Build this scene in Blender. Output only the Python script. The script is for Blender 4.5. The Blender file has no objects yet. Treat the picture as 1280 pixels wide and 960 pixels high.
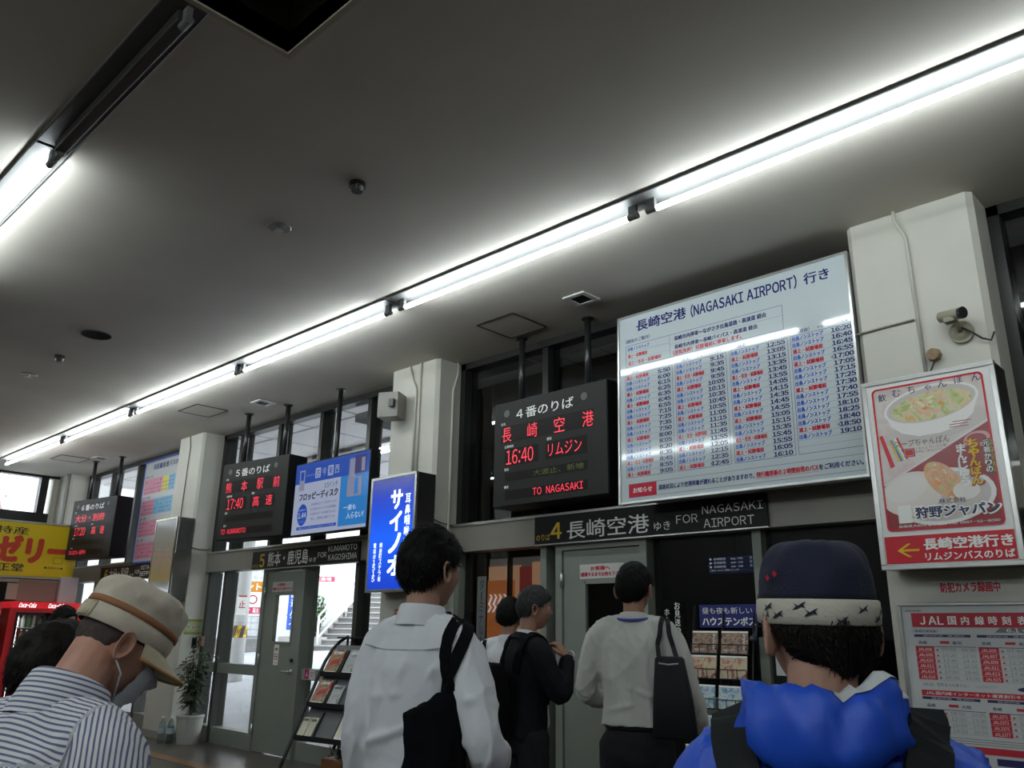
import bpy, math, random
import numpy as np
from mathutils import Vector, Matrix, noise
random.seed(7); rng = np.random.default_rng(11)
S = bpy.context.scene; COL = S.collection
R = math.radians
# ---------------- camera ----------------
YAW, PITCH, ROLL, FPX = R(43.7), R(16.9), R(.85), 1025.0
fw = Vector((-math.sin(YAW)*math.cos(PITCH), math.cos(YAW)*math.cos(PITCH), math.sin(PITCH)))
r0 = Vector((math.cos(YAW), math.sin(YAW), 0)); u0 = r0.cross(fw)
cr = r0*math.cos(ROLL)+u0*math.sin(ROLL); cu_ = -r0*math.sin(ROLL)+u0*math.cos(ROLL)
cd = bpy.data.cameras.new('camera'); cam = bpy.data.objects.new('camera', cd); COL.objects.link(cam)
cam.matrix_world = Matrix(((cr.x, cu_.x, -fw.x, 0), (cr.y, cu_.y, -fw.y, 0), (cr.z, cu_.z, -fw.z, 1.4), (0, 0, 0, 1)))
cd.sensor_width = 36; cd.lens = 36*FPX/1280; cd.clip_start = .05; cd.clip_end = 300
S.camera = cam
# ---------------- view, sky, light ----------------
S.view_settings.view_transform = 'Standard'; S.view_settings.look = 'None'
S.view_settings.gamma = 1; S.view_settings.use_curve_mapping = False
S.view_settings.exposure = 1.2
SKY = 2.6; TUBE = 17.0
w = bpy.data.worlds.new('sky'); S.world = w; w.use_nodes = True
w.node_tree.nodes['Background'].inputs[0].default_value = (.88, .93, 1, 1)
w.node_tree.nodes['Background'].inputs[1].default_value = SKY
S.cycles.max_bounces = 7; S.cycles.transparent_max_bounces = 12
S.cycles.diffuse_bounces = 4; S.cycles.glossy_bounces = 3
S.cycles.caustics_reflective = False; S.cycles.caustics_refractive = False
S.cycles.sample_clamp_indirect = 4.0
CZ = 4.12   # ceiling height
# ---------------- materials ----------------
MATS = {}
def mat(name, col=(.8, .8, .8), rough=.6, metal=0., emit=None, es=0., bump=0., bscale=60., var=0., vscale=4., spec=None, coat=0., aniso=None, trans=0.):
    if name in MATS: return MATS[name]
    m = bpy.data.materials.new(name); m.use_nodes = True
    nt = m.node_tree; b = nt.nodes['Principled BSDF']
    b.inputs['Base Color'].default_value = (*col, 1); b.inputs['Roughness'].default_value = rough
    b.inputs['Metallic'].default_value = metal
    if spec is not None: b.inputs['Specular IOR Level'].default_value = spec
    if coat: b.inputs['Coat Weight'].default_value = coat; b.inputs['Coat Roughness'].default_value = .03
    if emit: b.inputs['Emission Color'].default_value = (*emit, 1); b.inputs['Emission Strength'].default_value = es
    if var or bump:
        tc = nt.nodes.new('ShaderNodeTexCoord')
    if var:
        n = nt.nodes.new('ShaderNodeTexNoise'); n.inputs['Scale'].default_value = vscale; n.inputs['Detail'].default_value = 6
        nt.links.new(tc.outputs['Object'], n.inputs['Vector'])
        r = nt.nodes.new('ShaderNodeValToRGB'); e = r.color_ramp.elements
        e[0].position = .3; e[1].position = .7
        e[0].color = (*[c*(1-var) for c in col], 1); e[1].color = (*[min(1, c*(1+var*.6)) for c in col], 1)
        nt.links.new(n.outputs['Fac'], r.inputs['Fac']); nt.links.new(r.outputs['Color'], b.inputs['Base Color'])
    if bump:
        n2 = nt.nodes.new('ShaderNodeTexNoise'); n2.inputs['Scale'].default_value = bscale; n2.inputs['Detail'].default_value = 4
        nt.links.new(tc.outputs['Object'], n2.inputs['Vector'])
        bp = nt.nodes.new('ShaderNodeBump'); bp.inputs['Strength'].default_value = bump; bp.inputs['Distance'].default_value = .01
        nt.links.new(n2.outputs['Fac'], bp.inputs['Height']); nt.links.new(bp.outputs['Normal'], b.inputs['Normal'])
    MATS[name] = m; return m
def glass_mat(name, tint=(1, 1, 1), ior=1.45, rough=.0):
    if name in MATS: return MATS[name]
    m = bpy.data.materials.new(name); m.use_nodes = True; nt = m.node_tree
    for n in list(nt.nodes): nt.nodes.remove(n)
    o = nt.nodes.new('ShaderNodeOutputMaterial'); mx = nt.nodes.new('ShaderNodeMixShader')
    t = nt.nodes.new('ShaderNodeBsdfTransparent'); t.inputs[0].default_value = (*tint, 1)
    g = nt.nodes.new('ShaderNodeBsdfGlossy'); g.inputs['Roughness'].default_value = rough
    f = nt.nodes.new('ShaderNodeFresnel'); f.inputs[0].default_value = ior
    ge = nt.nodes.new('ShaderNodeNewGeometry'); ma = nt.nodes.new('ShaderNodeMath'); ma.operation = 'MULTIPLY_ADD'; ma.inputs[1].default_value = -2; ma.inputs[2].default_value = 1
    pw = nt.nodes.new('ShaderNodeMath'); pw.operation = 'POWER'; pw.inputs[0].default_value = ior
    nt.links.new(ge.outputs['Backfacing'], ma.inputs[0]); nt.links.new(ma.outputs[0], pw.inputs[1]); nt.links.new(pw.outputs[0], f.inputs[0])
    nt.links.new(f.outputs[0], mx.inputs[0]); nt.links.new(t.outputs[0], mx.inputs[1]); nt.links.new(g.outputs[0], mx.inputs[2])
    nt.links.new(mx.outputs[0], o.inputs[0]); MATS[name] = m; return m
# ---------------- mesh helpers ----------------
class MB:
    def __init__(s): s.v = []; s.f = []
    def add(s, v, f):
        k = len(s.v); s.v += [tuple(p) for p in v]; s.f += [tuple(i+k for i in q) for q in f]; return s
    def box(s, x0, x1, y0, y1, z0, z1, M=None):
        v = [Vector(p) for p in ((x0, y0, z0), (x1, y0, z0), (x1, y1, z0), (x0, y1, z0), (x0, y0, z1), (x1, y0, z1), (x1, y1, z1), (x0, y1, z1))]
        if M: v = [M @ p for p in v]
        return s.add(v, [(3, 2, 1, 0), (4, 5, 6, 7), (0, 1, 5, 4), (1, 2, 6, 5), (2, 3, 7, 6), (3, 0, 4, 7)])
    def tube(s, pts, rad, seg=12, cap=True, closed=False, flat=None):
        """swept tube; rad number or list; flat=(a,b) elliptical factors with ref up vector z"""
        pts = [Vector(p) for p in pts]; n = len(pts); rings = []
        rad = rad if isinstance(rad, (list, tuple)) else [rad]*n
        prev = None
        for i, p in enumerate(pts):
            if closed: t = pts[(i+1) % n]-pts[i-1]
            else: t = pts[min(i+1, n-1)]-pts[max(i-1, 0)]
            t.normalize()
            if prev is None:
                a = Vector((0, 0, 1)) if abs(t.z) < .9 else Vector((0, 1, 0))
                a = (a-t*a.dot(t)).normalized()
            else: a = (prev-t*prev.dot(t)).normalized()
            prev = a; b = t.cross(a); ra = rad[i]
            r1, r2 = ra if isinstance(ra, (tuple, list)) else (ra, ra)
            rings.append([p+a*(math.cos(2*math.pi*k/seg)*r1)+b*(math.sin(2*math.pi*k/seg)*r2) for k in range(seg)])
        v = [q for r in rings for q in r]; f = []
        for i in range(n if closed else n-1):
            j = (i+1) % n
            for k in range(seg):
                k2 = (k+1) % seg; f.append((i*seg+k, i*seg+k2, j*seg+k2, j*seg+k))
        if cap and not closed:
            f.append(tuple(range(seg))[::-1]); f.append(tuple((n-1)*seg+k for k in range(seg)))
        return s.add(v, f)
    def cyl(s, p0, p1, r, seg=20, r2=None): return s.tube([p0, p1], [r, r2 if r2 is not None else r], seg)
    def loft(s, rings, cap=True):
        n = len(rings[0]); v = [q for r in rings for q in r]; f = []
        for i in range(len(rings)-1):
            for k in range(n):
                k2 = (k+1) % n; f.append((i*n+k, i*n+k2, (i+1)*n+k2, (i+1)*n+k))
        if cap: f.append(tuple(range(n))[::-1]); f.append(tuple((len(rings)-1)*n+k for k in range(n)))
        return s.add(v, f)
    def prism(s, poly, a0, a1, axis='y'):
        """polygon in the two other axes extruded along axis"""
        def P(u, v, a): return {'x': (a, u, v), 'y': (u, a, v), 'z': (u, v, a)}[axis]
        n = len(poly); v = [P(u, w_, a0) for u, w_ in poly]+[P(u, w_, a1) for u, w_ in poly]
        f = [tuple(range(n))[::-1] if axis != 'y' else tuple(range(n)), tuple(range(n, 2*n)) if axis != 'y' else tuple(range(n, 2*n))[::-1]]
        for k in range(n):
            k2 = (k+1) % n; q = (k, k2, n+k2, n+k); f.append(q if axis != 'y' else q[::-1])
        return s.add(v, f)
    def quad(s, x0, x1, z0, z1, y=0): return s.add([(x0, y, z0), (x1, y, z0), (x1, y, z1), (x0, y, z1)], [(0, 1, 2, 3)])
    def sphere(s, c, r, seg=16, rings=10, M=None):
        c = Vector(c); r = r if isinstance(r, (tuple, list)) else (r, r, r)
        v = [Vector((0, 0, 1))]+[Vector((math.sin(math.pi*i/rings)*math.cos(2*math.pi*k/seg), math.sin(math.pi*i/rings)*math.sin(2*math.pi*k/seg), math.cos(math.pi*i/rings))) for i in range(1, rings) for k in range(seg)]+[Vector((0, 0, -1))]
        v = [Vector((p.x*r[0], p.y*r[1], p.z*r[2])) for p in v]
        if M: v = [M @ p for p in v]
        v = [c+p for p in v]; f = []
        for k in range(seg):
            f.append((0, 1+k, 1+(k+1) % seg)); f.append((len(v)-1, 1+(rings-2)*seg+(k+1) % seg, 1+(rings-2)*seg+k))
        for i in range(rings-2):
            for k in range(seg):
                k2 = (k+1) % seg; f.append((1+i*seg+k, 1+(i+1)*seg+k, 1+(i+1)*seg+k2, 1+i*seg+k2))
        return s.add(v, f)
    def mesh(s, name):
        me = bpy.data.meshes.new(name); me.from_pydata(s.v, [], s.f); me.update(); return me
    def build(s, name, m, parent=None, smooth=False, bevel=0, label=None, kind=None, world=False, loc=None, rz=0):
        me = s.mesh(name)
        if world and parent is not None:
            L = parent.location; me.transform(Matrix.Rotation(-parent.rotation_euler.z, 4, 'Z') @ Matrix.Translation(-L))
        return mkobj(name, me, m, parent, smooth, bevel, label, kind, loc, rz)
def mkobj(name, me, m, parent=None, smooth=False, bevel=0, label=None, kind=None, loc=None, rz=0):
    me.materials.clear(); me.materials.append(m)
    o = bpy.data.objects.new(name, me); COL.objects.link(o)
    if parent is not None: o.parent = parent
    if loc: o.location = loc
    if rz: o.rotation_euler.z = rz
    if smooth: me.shade_smooth() if smooth is True else me.shade_smooth()
    if bevel:
        b = o.modifiers.new('edge', 'BEVEL'); b.width = bevel; b.segments = 2; b.limit_method = 'ANGLE'
    if label: o['label'] = label
    if kind: o['kind'] = kind
    return o
def tag(o, label=None, cat=None, group=None, kind=None):
    if label: o['label'] = label
    if cat: o['category'] = cat
    if group: o['group'] = group
    if kind: o['kind'] = kind
    return o
def thing(name, label, cat, loc=(0, 0, 0), rz=0, group=None, kind=None):
    o = bpy.data.objects.new(name, None); COL.objects.link(o); o.location = loc; o.rotation_euler = (0, 0, rz)
    o.empty_display_size = .1
    return tag(o, label, cat, group, kind)
def struct(name, loc=(0, 0, 0), rz=0):
    o = bpy.data.objects.new(name, None); COL.objects.link(o); o.location = loc; o.rotation_euler = (0, 0, rz); o['kind'] = 'structure'; return o
def kids(o): return [c for c in bpy.data.objects if c.parent == o]
def copy_tree(o, loc=None, rz=None, label=None):
    c = o.copy(); COL.objects.link(c)
    for ch in kids(o):
        d = ch.copy(); COL.objects.link(d); d.parent = c
        for g in kids(ch):
            e = g.copy(); COL.objects.link(e); e.parent = d
    if loc is not None: c.location = loc
    if rz is not None: c.rotation_euler.z = rz
    if label: c['label'] = label
    return c
# ---------------- lettering ----------------
_tc = bpy.data.curves.new('lettering_source', 'FONT'); _tc.resolution_u = 2
_to = bpy.data.objects.new('lettering_source', _tc); COL.objects.link(_to)
_cache = {}
def _raw(ch, thin):
    k = (ch, thin)
    if k not in _cache:
        _tc.body = ch; _tc.offset = thin
        bpy.context.view_layer.update()
        ev = _to.evaluated_get(bpy.context.evaluated_depsgraph_get()); me = ev.to_mesh()
        v = np.array([q.co[:] for q in me.vertices]).reshape(-1, 3)[:, :2]; f = [tuple(q.vertices) for q in me.polygons]
        ev.to_mesh_clear(); _cache[k] = (v, f)
    return _cache[k]
EM = None
def glyphs(s, thin):
    """word as one outline set; narrow letters and digits are taken from the wide sans face and set close"""
    global EM
    if EM is None:
        a = _raw('国', 0)[0][:, 0]; b = _raw('国国', 0)[0][:, 0]; EM = (b.max()-b.min())-(a.max()-a.min())
    V, F, x, n = [], [], 0., 0
    for ch in s:
        if ch == ' ': x += .33*EM; continue
        if 33 <= ord(ch) <= 126:
            v, f = _raw(chr(ord(ch)+0xFEE0), thin)
            if not len(v): continue
            w_ = v[:, 0].max()-v[:, 0].min()
            if ch.isdigit(): adv = .60*EM; off = x+(adv-w_)/2-v[:, 0].min()
            elif ch in '.:,': adv = w_+.16*EM; off = x+.08*EM-v[:, 0].min()
            else: adv = w_+.10*EM; off = x+.05*EM-v[:, 0].min()
        else:
            v, f = _raw(ch, thin); adv = EM; off = x
        if len(v):
            V.append(v+np.array([off, 0])); F += [tuple(i+n for i in q) for q in f]; n += len(v)
        x += adv
    return (np.concatenate(V) if V else np.zeros((0, 2))), F
def tx(mb, s, x0, z0, x1=None, z1=None, y=-.001, h=None, bold=.012, right=None, slant=0., center=None):
    """s fitted into a box, or at height h from x0 (or ending at right, or centred)"""
    wt = bold; v, f = glyphs(s, min(bold, 0.))
    if not len(v): return
    a, b = v.min(0), v.max(0); ww, hh = b-a
    if x1 is not None and z1 is not None: sx, sz = (x1-x0)/ww, (z1-z0)/max(hh, 1e-6)
    elif x1 is not None: sx = (x1-x0)/ww; sz = h/hh if h else sx
    else:
        hh_ = h or (z1-z0); sx = sz = hh_/hh
    if right is not None: x0 = right-ww*sx
    if center is not None: x0 = center-ww*sx/2
    P = [(x0+(p[0]-a[0])*sx+(p[1]-a[1])*sz*slant, y, z0+(p[1]-a[1])*sz) for p in v]
    mb.add(P, f)
    if wt > .004:
        e = wt*sx*1.25; ez = wt*sz*.8
        for k, (dx, dz) in enumerate(((-e, -ez), (e, ez)) if wt < .02 else ((-e, -ez), (e, ez), (-e, ez), (e, -ez)) if wt < .05 else [(e*1.2*math.cos(q*math.pi/8)*(.5+.5*(q % 2)), ez*1.3*math.sin(q*math.pi/8)*(.5+.5*(q % 2))) for q in range(16)]): mb.add([(a_[0]+dx, a_[1]-.00002*(k+1), a_[2]+dz) for a_ in P], f)
def vtx(mb, s, xc, z1, h, wd=None, gap=.12, y=-.001, bold=.012):
    """vertical writing, one glyph under the other, h = cell"""
    z = z1
    for ch in s:
        if ch != ' ':
            g = h*(1-gap); ww = wd or g
            if ch == 'ー': mb.box(xc-.06*h, xc+.06*h, y-.0002, y, z-h*.9, z-h*.1)
            else: tx(mb, ch, xc-ww/2, z-g, xc+ww/2, z, y=y, bold=bold)
        z -= h
# ---------------- shared materials ----------------
paint = mat('cream_paint', (.58, .565, .495), .55, bump=.06, bscale=30, var=.06, vscale=2)
ceilm = mat('ceiling_paint', (.64, .59, .52), .75, bump=.06, bscale=60, var=.06, vscale=1.5)
steel = mat('grey_green_metal', (.25, .27, .235), .42, .1, bump=.03, bscale=80, var=.05)
darkst = mat('dark_bronze_metal', (.035, .035, .032), .35, .5)
transm = mat('bronze_grey_cladding', (.30, .28, .245), .4, .2, bump=.02, bscale=8, var=.12, vscale=1.2)
alu = mat('aluminium', (.62, .62, .6), .28, .9)
stain = mat('stainless_steel', (.42, .41, .39), .22, .95, bump=.02, bscale=6)
black = mat('black_paint', (.006, .006, .007), .5, spec=.25)
blackm = mat('black_satin', (.02, .02, .021), .3)
white = mat('white_plastic', (.75, .76, .76), .4)
glass = glass_mat('window_glass', (.93, .95, .94), 1.5)
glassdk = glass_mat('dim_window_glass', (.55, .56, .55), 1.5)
conc = mat('pale_concrete', (.55, .55, .54), .8, bump=.2, bscale=20, var=.1)
asph = mat('asphalt_road', (.42, .43, .45), .85, bump=.2, bscale=40, var=.12, vscale=.6)
# ---------------- floor, ceiling, walls ----------------
floorm = mat('floor_terrazzo', (.085, .072, .058), .28, bump=.05, bscale=25, var=.25, vscale=1.2)
m = MB(); m.box(-17.2, 6, -6, 5.8, -.1, 0); tag(m.build('floor', floorm), kind='structure')
m = MB(); m.box(-13.2, -8.6, 4.55, 4.72, 0, .004); tag(m.build('trim_1', mat('brown_floor_stripe', (.24, .12, .05), .3, var=.2)), kind='structure')
cr_ = struct('ceiling')
m = MB()
HX0, HX1, HY0, HY1 = -3.157, -2.35, .80, 1.673
for a in ((-17.2, HX0, -6, 5.66), (HX1, 6, -6, 5.66), (HX0, HX1, -6, HY0), (HX0, HX1, HY1, 5.66)):
    m.box(a[0], a[1], a[2], a[3], CZ, CZ+.12)
m.build('ceiling_board', ceilm, cr_)
m = MB(); e = .03
m.box(HX0-e, HX0, HY0-e, HY1+e, CZ-.012, CZ+.1); m.box(HX1, HX1+e, HY0-e, HY1+e, CZ-.012, CZ+.1)
m.box(HX0, HX1, HY0-e, HY0, CZ-.012, CZ+.1); m.box(HX0, HX1, HY1, HY1+e, CZ-.012, CZ+.1)
m.build('opening_frame', mat('cream_metal', (.50, .44, .34), .5), cr_)
m = MB(); m.box(HX0-.01, HX0+.0, HY0, HY1, CZ+.1, CZ+.8); m.box(HX1, HX1+.01, HY0, HY1, CZ+.1, CZ+.8)
m.box(HX0, HX1, HY0-.01, HY0, CZ+.1, CZ+.8); m.box(HX0, HX1, HY1, HY1+.01, CZ+.1, CZ+.8); m.box(HX0, HX1, HY0, HY1, CZ+.8, CZ+.82)
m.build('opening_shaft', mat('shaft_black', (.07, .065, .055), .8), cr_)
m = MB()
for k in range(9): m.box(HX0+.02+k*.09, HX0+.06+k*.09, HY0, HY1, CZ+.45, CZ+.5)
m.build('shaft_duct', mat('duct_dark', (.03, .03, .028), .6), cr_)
wl = struct('wall_left'); m = MB()
m.box(-17.2, -17.0, -6, 5.3, 0, 2.95); m.box(-17.2, -17, -6, 1.2, 2.95, CZ)
m.build('wall_surface', paint, wl)
for nm, b in (('wall_back', (-17.2, 6, -6.15, -6, 0, CZ)), ('wall_right', (6, 6.15, -6, 5.8, 0, CZ))):
    tag(MB().box(*b).build(nm, mat('dim_wall_paint', (.22, .215, .2), .7, bump=.1)), kind='structure')
# window over the shops on the left wall
wn = struct('window_1', (-17, 1.2, 2.95))
fr = MB()
fr.box(-.12, .05, 0, 4.1, 0, .05); fr.box(-.12, .05, 0, 4.1, 1.13, 1.17)
fr.build('window_frame', darkst, wn)
for y in (0., 1.1, 2.95, 3.78):
    MB().box(-.1, .06, y, y+(.13), 0, 1.17).build('mullion', darkst, wn)
for y0, y1 in ((.13, 1.1), (1.23, 2.95), (3.08, 3.78), (3.91, 4.0)):
    MB().box(-.08, .04, y0, y1, .29, .47).build('rail', darkst, wn)
    MB().box(-.035, -.025, y0, y1, .47, 1.13).build('pane', glass, wn); MB().box(-.035, -.025, y0, y1, .05, .29).build('pane', glass, wn)
MB().box(-.14, .03, 4.0, 4.1, .0, 1.17).build('post', paint, wn)
# ---------------- columns ----------------
for i, (x0, x1, lb) in enumerate(((-17.1, -16.35, ''), (-11.97, -11.2, ''), (-6.89, -6.12, ''), (-1.885, -1.09, ''))):
    c = struct('column', (x0, 5.3, 0))
    m = MB(); W = x1-x0; ch = .035
    m.prism([(ch, 0), (W-ch, 0), (W, ch), (W, .46), (0, .46), (0, ch)], 0, CZ, 'z'); m.build('shaft', paint, c)
    MB().box(-.004, W+.004, -.004, .46, 0, .09).build('base_trim', mat('column_base', (.3, .29, .26), .6), c)
# ---------------- facade bays ----------------
def bay(n, x0, x1, mull, door, gl, upgl=None, dark=False):
    upgl = upgl or gl; low = mat('shaded_frame_metal', (.06, .063, .056), .4, .2) if dark else steel  # same grey-green frame metal, with backlight shade put into its colour
    r = struct('window_%d' % n, (x0, 5.6, 0))
    def P(nm, b, mt, bev=0): MB().box(*b).build(nm, mt, r, world=True, bevel=bev)
    P('head_rail', (x0, x1, 5.62, 5.76, CZ-.07, CZ), darkst)
    P('transom', (x0, x1, 5.565, 5.76, 2.15, 2.41), transm, .004)
    P('transom_lip', (x0, x1, 5.55, 5.58, 2.40, 2.425), alu)
    edges = [x0]+[q for q in mull]+[x1]
    for q in mull:
        P('mullion', (q-.035, q+.035, 5.64, 5.82, 2.42, CZ), darkst)
        if not (door and door[0]-.08 < q < door[1]+.08): P('mullion', (q-.035, q+.035, 5.62, 5.8, 0, 2.15), low)
    P('jamb', (x0, x0+.07, 5.62, 5.8, 0, 2.15), low); P('jamb', (x1-.07, x1, 5.62, 5.8, 0, 2.15), low)
    P('jamb', (x0, x0+.07, 5.62, 5.8, 2.42, CZ), darkst); P('jamb', (x1-.07, x1, 5.62, 5.8, 2.42, CZ), darkst)
    for a, b in zip(edges[:-1], edges[1:]):
        P('upper_pane', (a+.035, b-.035, 5.715, 5.722, 2.41, CZ-.07), upgl)
        if door and abs((a+b)/2-(door[0]+door[1])/2) < .2: continue
        P('rail', (a+.035, b-.035, 5.63, 5.78, .85, .97), steel); P('rail', (a+.035, b-.035, 5.63, 5.78, 0, .19), steel)
        P('pane', (a+.035, b-.035, 5.7, 5.707, .97, 2.15), gl); P('pane', (a+.035, b-.035, 5.7, 5.707, .19, .85), gl)
    return r
def door(n, x0, x1, gl, hside):
    d = struct('door_%d' % n, (x0, 5.6, 0)); W = x1-x0
    for a, b in ((-.07, 0), (W, W+.07)): MB().box(a, b, 0, .2, 0, 2.15).build('door_jamb', steel, d)
    MB().box(0, W, 0, .2, 2.1, 2.15).build('door_head', steel, d)
    gx0, gx1, gz0, gz1 = .24, W-.16, 1.25, 1.82
    m = MB(); y0, y1 = .02, .065
    m.box(.008, gx0, y0, y1, .01, 2.092); m.box(gx1, W-.008, y0, y1, .01, 2.092); m.box(gx0, gx1, y0, y1, .01, gz0); m.box(gx0, gx1, y0, y1, gz1, 2.092)
    m.build('door_leaf', steel, d)
    m = MB()
    for b in ((gx0-.015, gx0+.012, y0-.008, y1, gz0-.015, gz1+.015), (gx1-.012, gx1+.015, y0-.008, y1, gz0-.015, gz1+.015), (gx0, gx1, y0-.008, y1, gz0-.015, gz0+.012), (gx0, gx1, y0-.008, y1, gz1-.012, gz1+.015)): m.box(*b)
    m.build('glazing_frame', steel, d)
    MB().box(gx0, gx1, .04, .046, gz0, gz1).build('door_pane', gl, d)
    hx = W-.09 if hside > 0 else .09
    m = MB(); m.cyl((hx, .02, .93), (hx, -.045, .93), .012); m.tube([(hx, -.045, .93), (hx-.11*hside, -.05, .93)], .01); m.cyl((hx, .02, .93), (hx, .008, .93), .026); m.build('door_handle', alu, d, smooth=True)
    m = MB(); m.cyl((hx, .02, 1.06), (hx, .0, 1.06), .022); m.build('door_lock', darkst, d, smooth=True)
    for z in (.25, 1.05, 1.85):
        m = MB(); xx = .0 if hside > 0 else W; m.cyl((xx, .0, z-.06), (xx, .0, z+.06), .014, 10); m.build('door_hinge', alu, d, smooth=True)
    return d
bay(2, -16.35, -11.97, (-15.3, -14.2, -13.1), (-15.27, -14.23), glass, dark=True)
door(2, -15.2, -14.3, glass, 1)
bay(3, -11.2, -6.89, (-10.72, -9.71, -8.72, -7.72), (-9.68, -8.75), glass, dark=True)
door(3, -9.62, -8.8, glass, 1)
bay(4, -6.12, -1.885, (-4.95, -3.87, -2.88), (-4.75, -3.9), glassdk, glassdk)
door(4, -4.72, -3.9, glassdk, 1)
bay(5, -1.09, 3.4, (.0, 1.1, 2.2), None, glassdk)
tag(MB().box(3.4, 6, 5.3, 5.8, 0, CZ).build('wall_front', paint), kind='structure')
# ---------------- ceiling lights ----------------
tubem = mat('lit_tube', (.9, .95, 1), .4, emit=(.87, .97, 1), es=TUBE)
tubeoff = mat('unlit_tube', (.10, .10, .10), .25)
chanm = mat('fixture_metal', (.11, .11, .107), .5)
def fixture(label, group, x0, x1, y, lit=True, wide=.118, twin=False):
    t = thing('fluorescent_light', label, 'ceiling light', (x0, y, CZ), group=group); L = x1-x0
    m = MB(); m.prism([(-wide, 0), (-wide, -.014), (-wide+.006, -.016), (-wide+.01, -.010), (wide-.05, -.010), (wide-.046, -.016), (wide-.04, -.014), (wide-.04, 0)], -.09, L+.09, 'x')
    m.build('channel', chanm, t)
    if lit: m = MB(); m.cyl((.02, 0, -.085), (L-.02, 0, -.085), .019, 16); m.build('tube', tubem, t, smooth=True)
    if twin: m = MB(); m.cyl((.02, -.07, -.085), (L-.02, -.07, -.085), .0175, 16); m.build('tube', tubem, t, smooth=True)
    if not lit: MB().box(.0, L, -.035, .030, -.075, -.010).build('ballast_cover', mat('channel_box_dark', (.05, .048, .045), .35), t, bevel=.01)  # dark box along the channel in place of a tube
    for a, b in ((-.055, .022), (L-.022, L+.055)):
        m = MB(); m.cyl((a, 0, -.085), (b, 0, -.085), .021, 14); m.box(a+.01, b-.01, -.014, .014, -.07, -.01)
        m.build('lamp_socket', mat('socket_grey', (.16, .16, .16), .5), t)
    return t
g = 'fluorescent tube lights in the lit row above the facade'
row = [(-15.78, -13.2, 'lit tube light at the far end of the row, beside the left wall windows'), (-13.0, -10.73, 'lit tube light above the yellow and red shop corner, second from the far wall'),
       (-10.5, -7.98, 'lit tube light above the display of platform 5'), (-7.82, -5.38, 'lit tube light in front of the column with the blue sign'),
       (-5.15, -2.8, 'bright lit tube light between the grey ceiling joint and the platform 4 display'), (-2.62, -.17, 'brightest lit tube light, running out of the top right corner')]
for a, b, lb in row: fixture(lb, g, a, b, 4.045)
for a, w in ((.0, 'next'), (2.6, 'last')): fixture('%s lit tube light of the facade row, past the right column' % w, g, a, a+2.4, 4.045)  # unseen tubes added out of view for more light along the facade
fixture('lit tube light alone at the left edge of the ceiling', 'tube lights of the second row', -7.35, -4.98, 1.2)
fixture('dark burnt-out tube light between the lit one and the ceiling opening', 'tube lights of the second row', -4.83, -3.25, 1.2, lit=False)
fixture('lit tube light of the second row beyond the picture edge', 'tube lights of the second row', -12.3, -9.9, 1.2)  # unseen lamp added to light the left side of the hall
for a, w in ((-3.9, 'first'), (-1.3, 'second'), (1.3, 'last')): fixture('%s lit twin tube light of the third row, behind the queue' % w, 'tube lights of the third row', a, a+2.4, -1.65, twin=True)  # unseen row; its second tubes are added to brighten the backs
for a, w in ((-11.5, 'first'), (-8.9, 'second'), (-6.3, 'third'), (-3.7, 'fourth'), (-1.1, 'fifth'), (1.5, 'last')): fixture('%s lit tube light of the fourth row, along the rear wall' % w, 'tube lights of the fourth row', a, a+2.4, -4.5)  # unseen row added to raise the light on ceiling and backs
# hatches, vents, sensors in the ceiling
for (x0, x1, y0, y1, lb) in ((-5.14, -4.69, 4.90, 5.35, 'square ceiling hatch nearest the big timetable, between the tubes and a black pole'), (-10.32, -9.81, 4.50, 4.91, 'square ceiling hatch above the column with the faded light box'), (-15.1, -14.6, 4.52, 4.96, 'small far ceiling hatch near the left wall windows')):
    t = thing('access_hatch', lb, 'hatch', (x0, y0, CZ), group='access hatches in the ceiling'); W = x1-x0; D = y1-y0
    m = MB()
    for b in ((0, W, -.012, .004), (0, W, D-.004, D+.012), (-.012, .004, 0, D), (W-.004, W+.012, 0, D)): m.box(b[0], b[1], b[2], b[3], -.006, 0)
    m.build('hatch_frame', mat('hatch_joint', (.03, .03, .028), .5), t)
    MB().box(.004, W-.004, .004, D-.004, -.003, -.0005).build('hatch_board', ceilm, t)
for (x, y, lb) in ((-4.02, 5.04, 'small square air vent above the airport timetable'), (-9.09, 5.01, 'small square air vent between the far column and the advertising screen'), (-14.35, 5.06, 'tiny far air vent beside the farthest hatch')):
    t = thing('air_vent', lb, 'vent', (x, y, CZ), group='air vents in the ceiling'); m = MB(); a, b = .115, .07
    m.box(-a, a, -a, -b, -.016, 0); m.box(-a, a, b, a, -.016, 0); m.box(-a, -b, -b, b, -.016, 0); m.box(b, a, -b, b, -.016, 0)
    m.build('vent_frame', mat('vent_white', (.6, .59, .56), .4), t, bevel=.004)
    MB().box(-b, b, -b, b, -.004, -.001).build('vent_backing', black, t)
    for k in range(4): MB().box(-b, b, -b+.02+k*.035, -b+.03+k*.035, -.012, -.004).build('slat', darkst, t)
for (x, y, lb) in ((-3.912, 2.647, 'round dark detector on the ceiling near the middle of the picture'), (-9.09, 2.63, 'round dark detector on the ceiling beside the black round recess')):
    t = thing('smoke_detector', lb, 'detector', (x, y, CZ), group='round detectors on the ceiling')
    m = MB(); m.cyl((0, 0, 0), (0, 0, -.03), .052, 24); m.build('detector_base', darkst, t, smooth=False)
    m = MB(); m.cyl((0, 0, -.03), (0, 0, -.06), .045, 24, .036); m.build('detector_head', mat('detector_grey', (.07, .065, .055), .3, .4), t, smooth=False)
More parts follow.
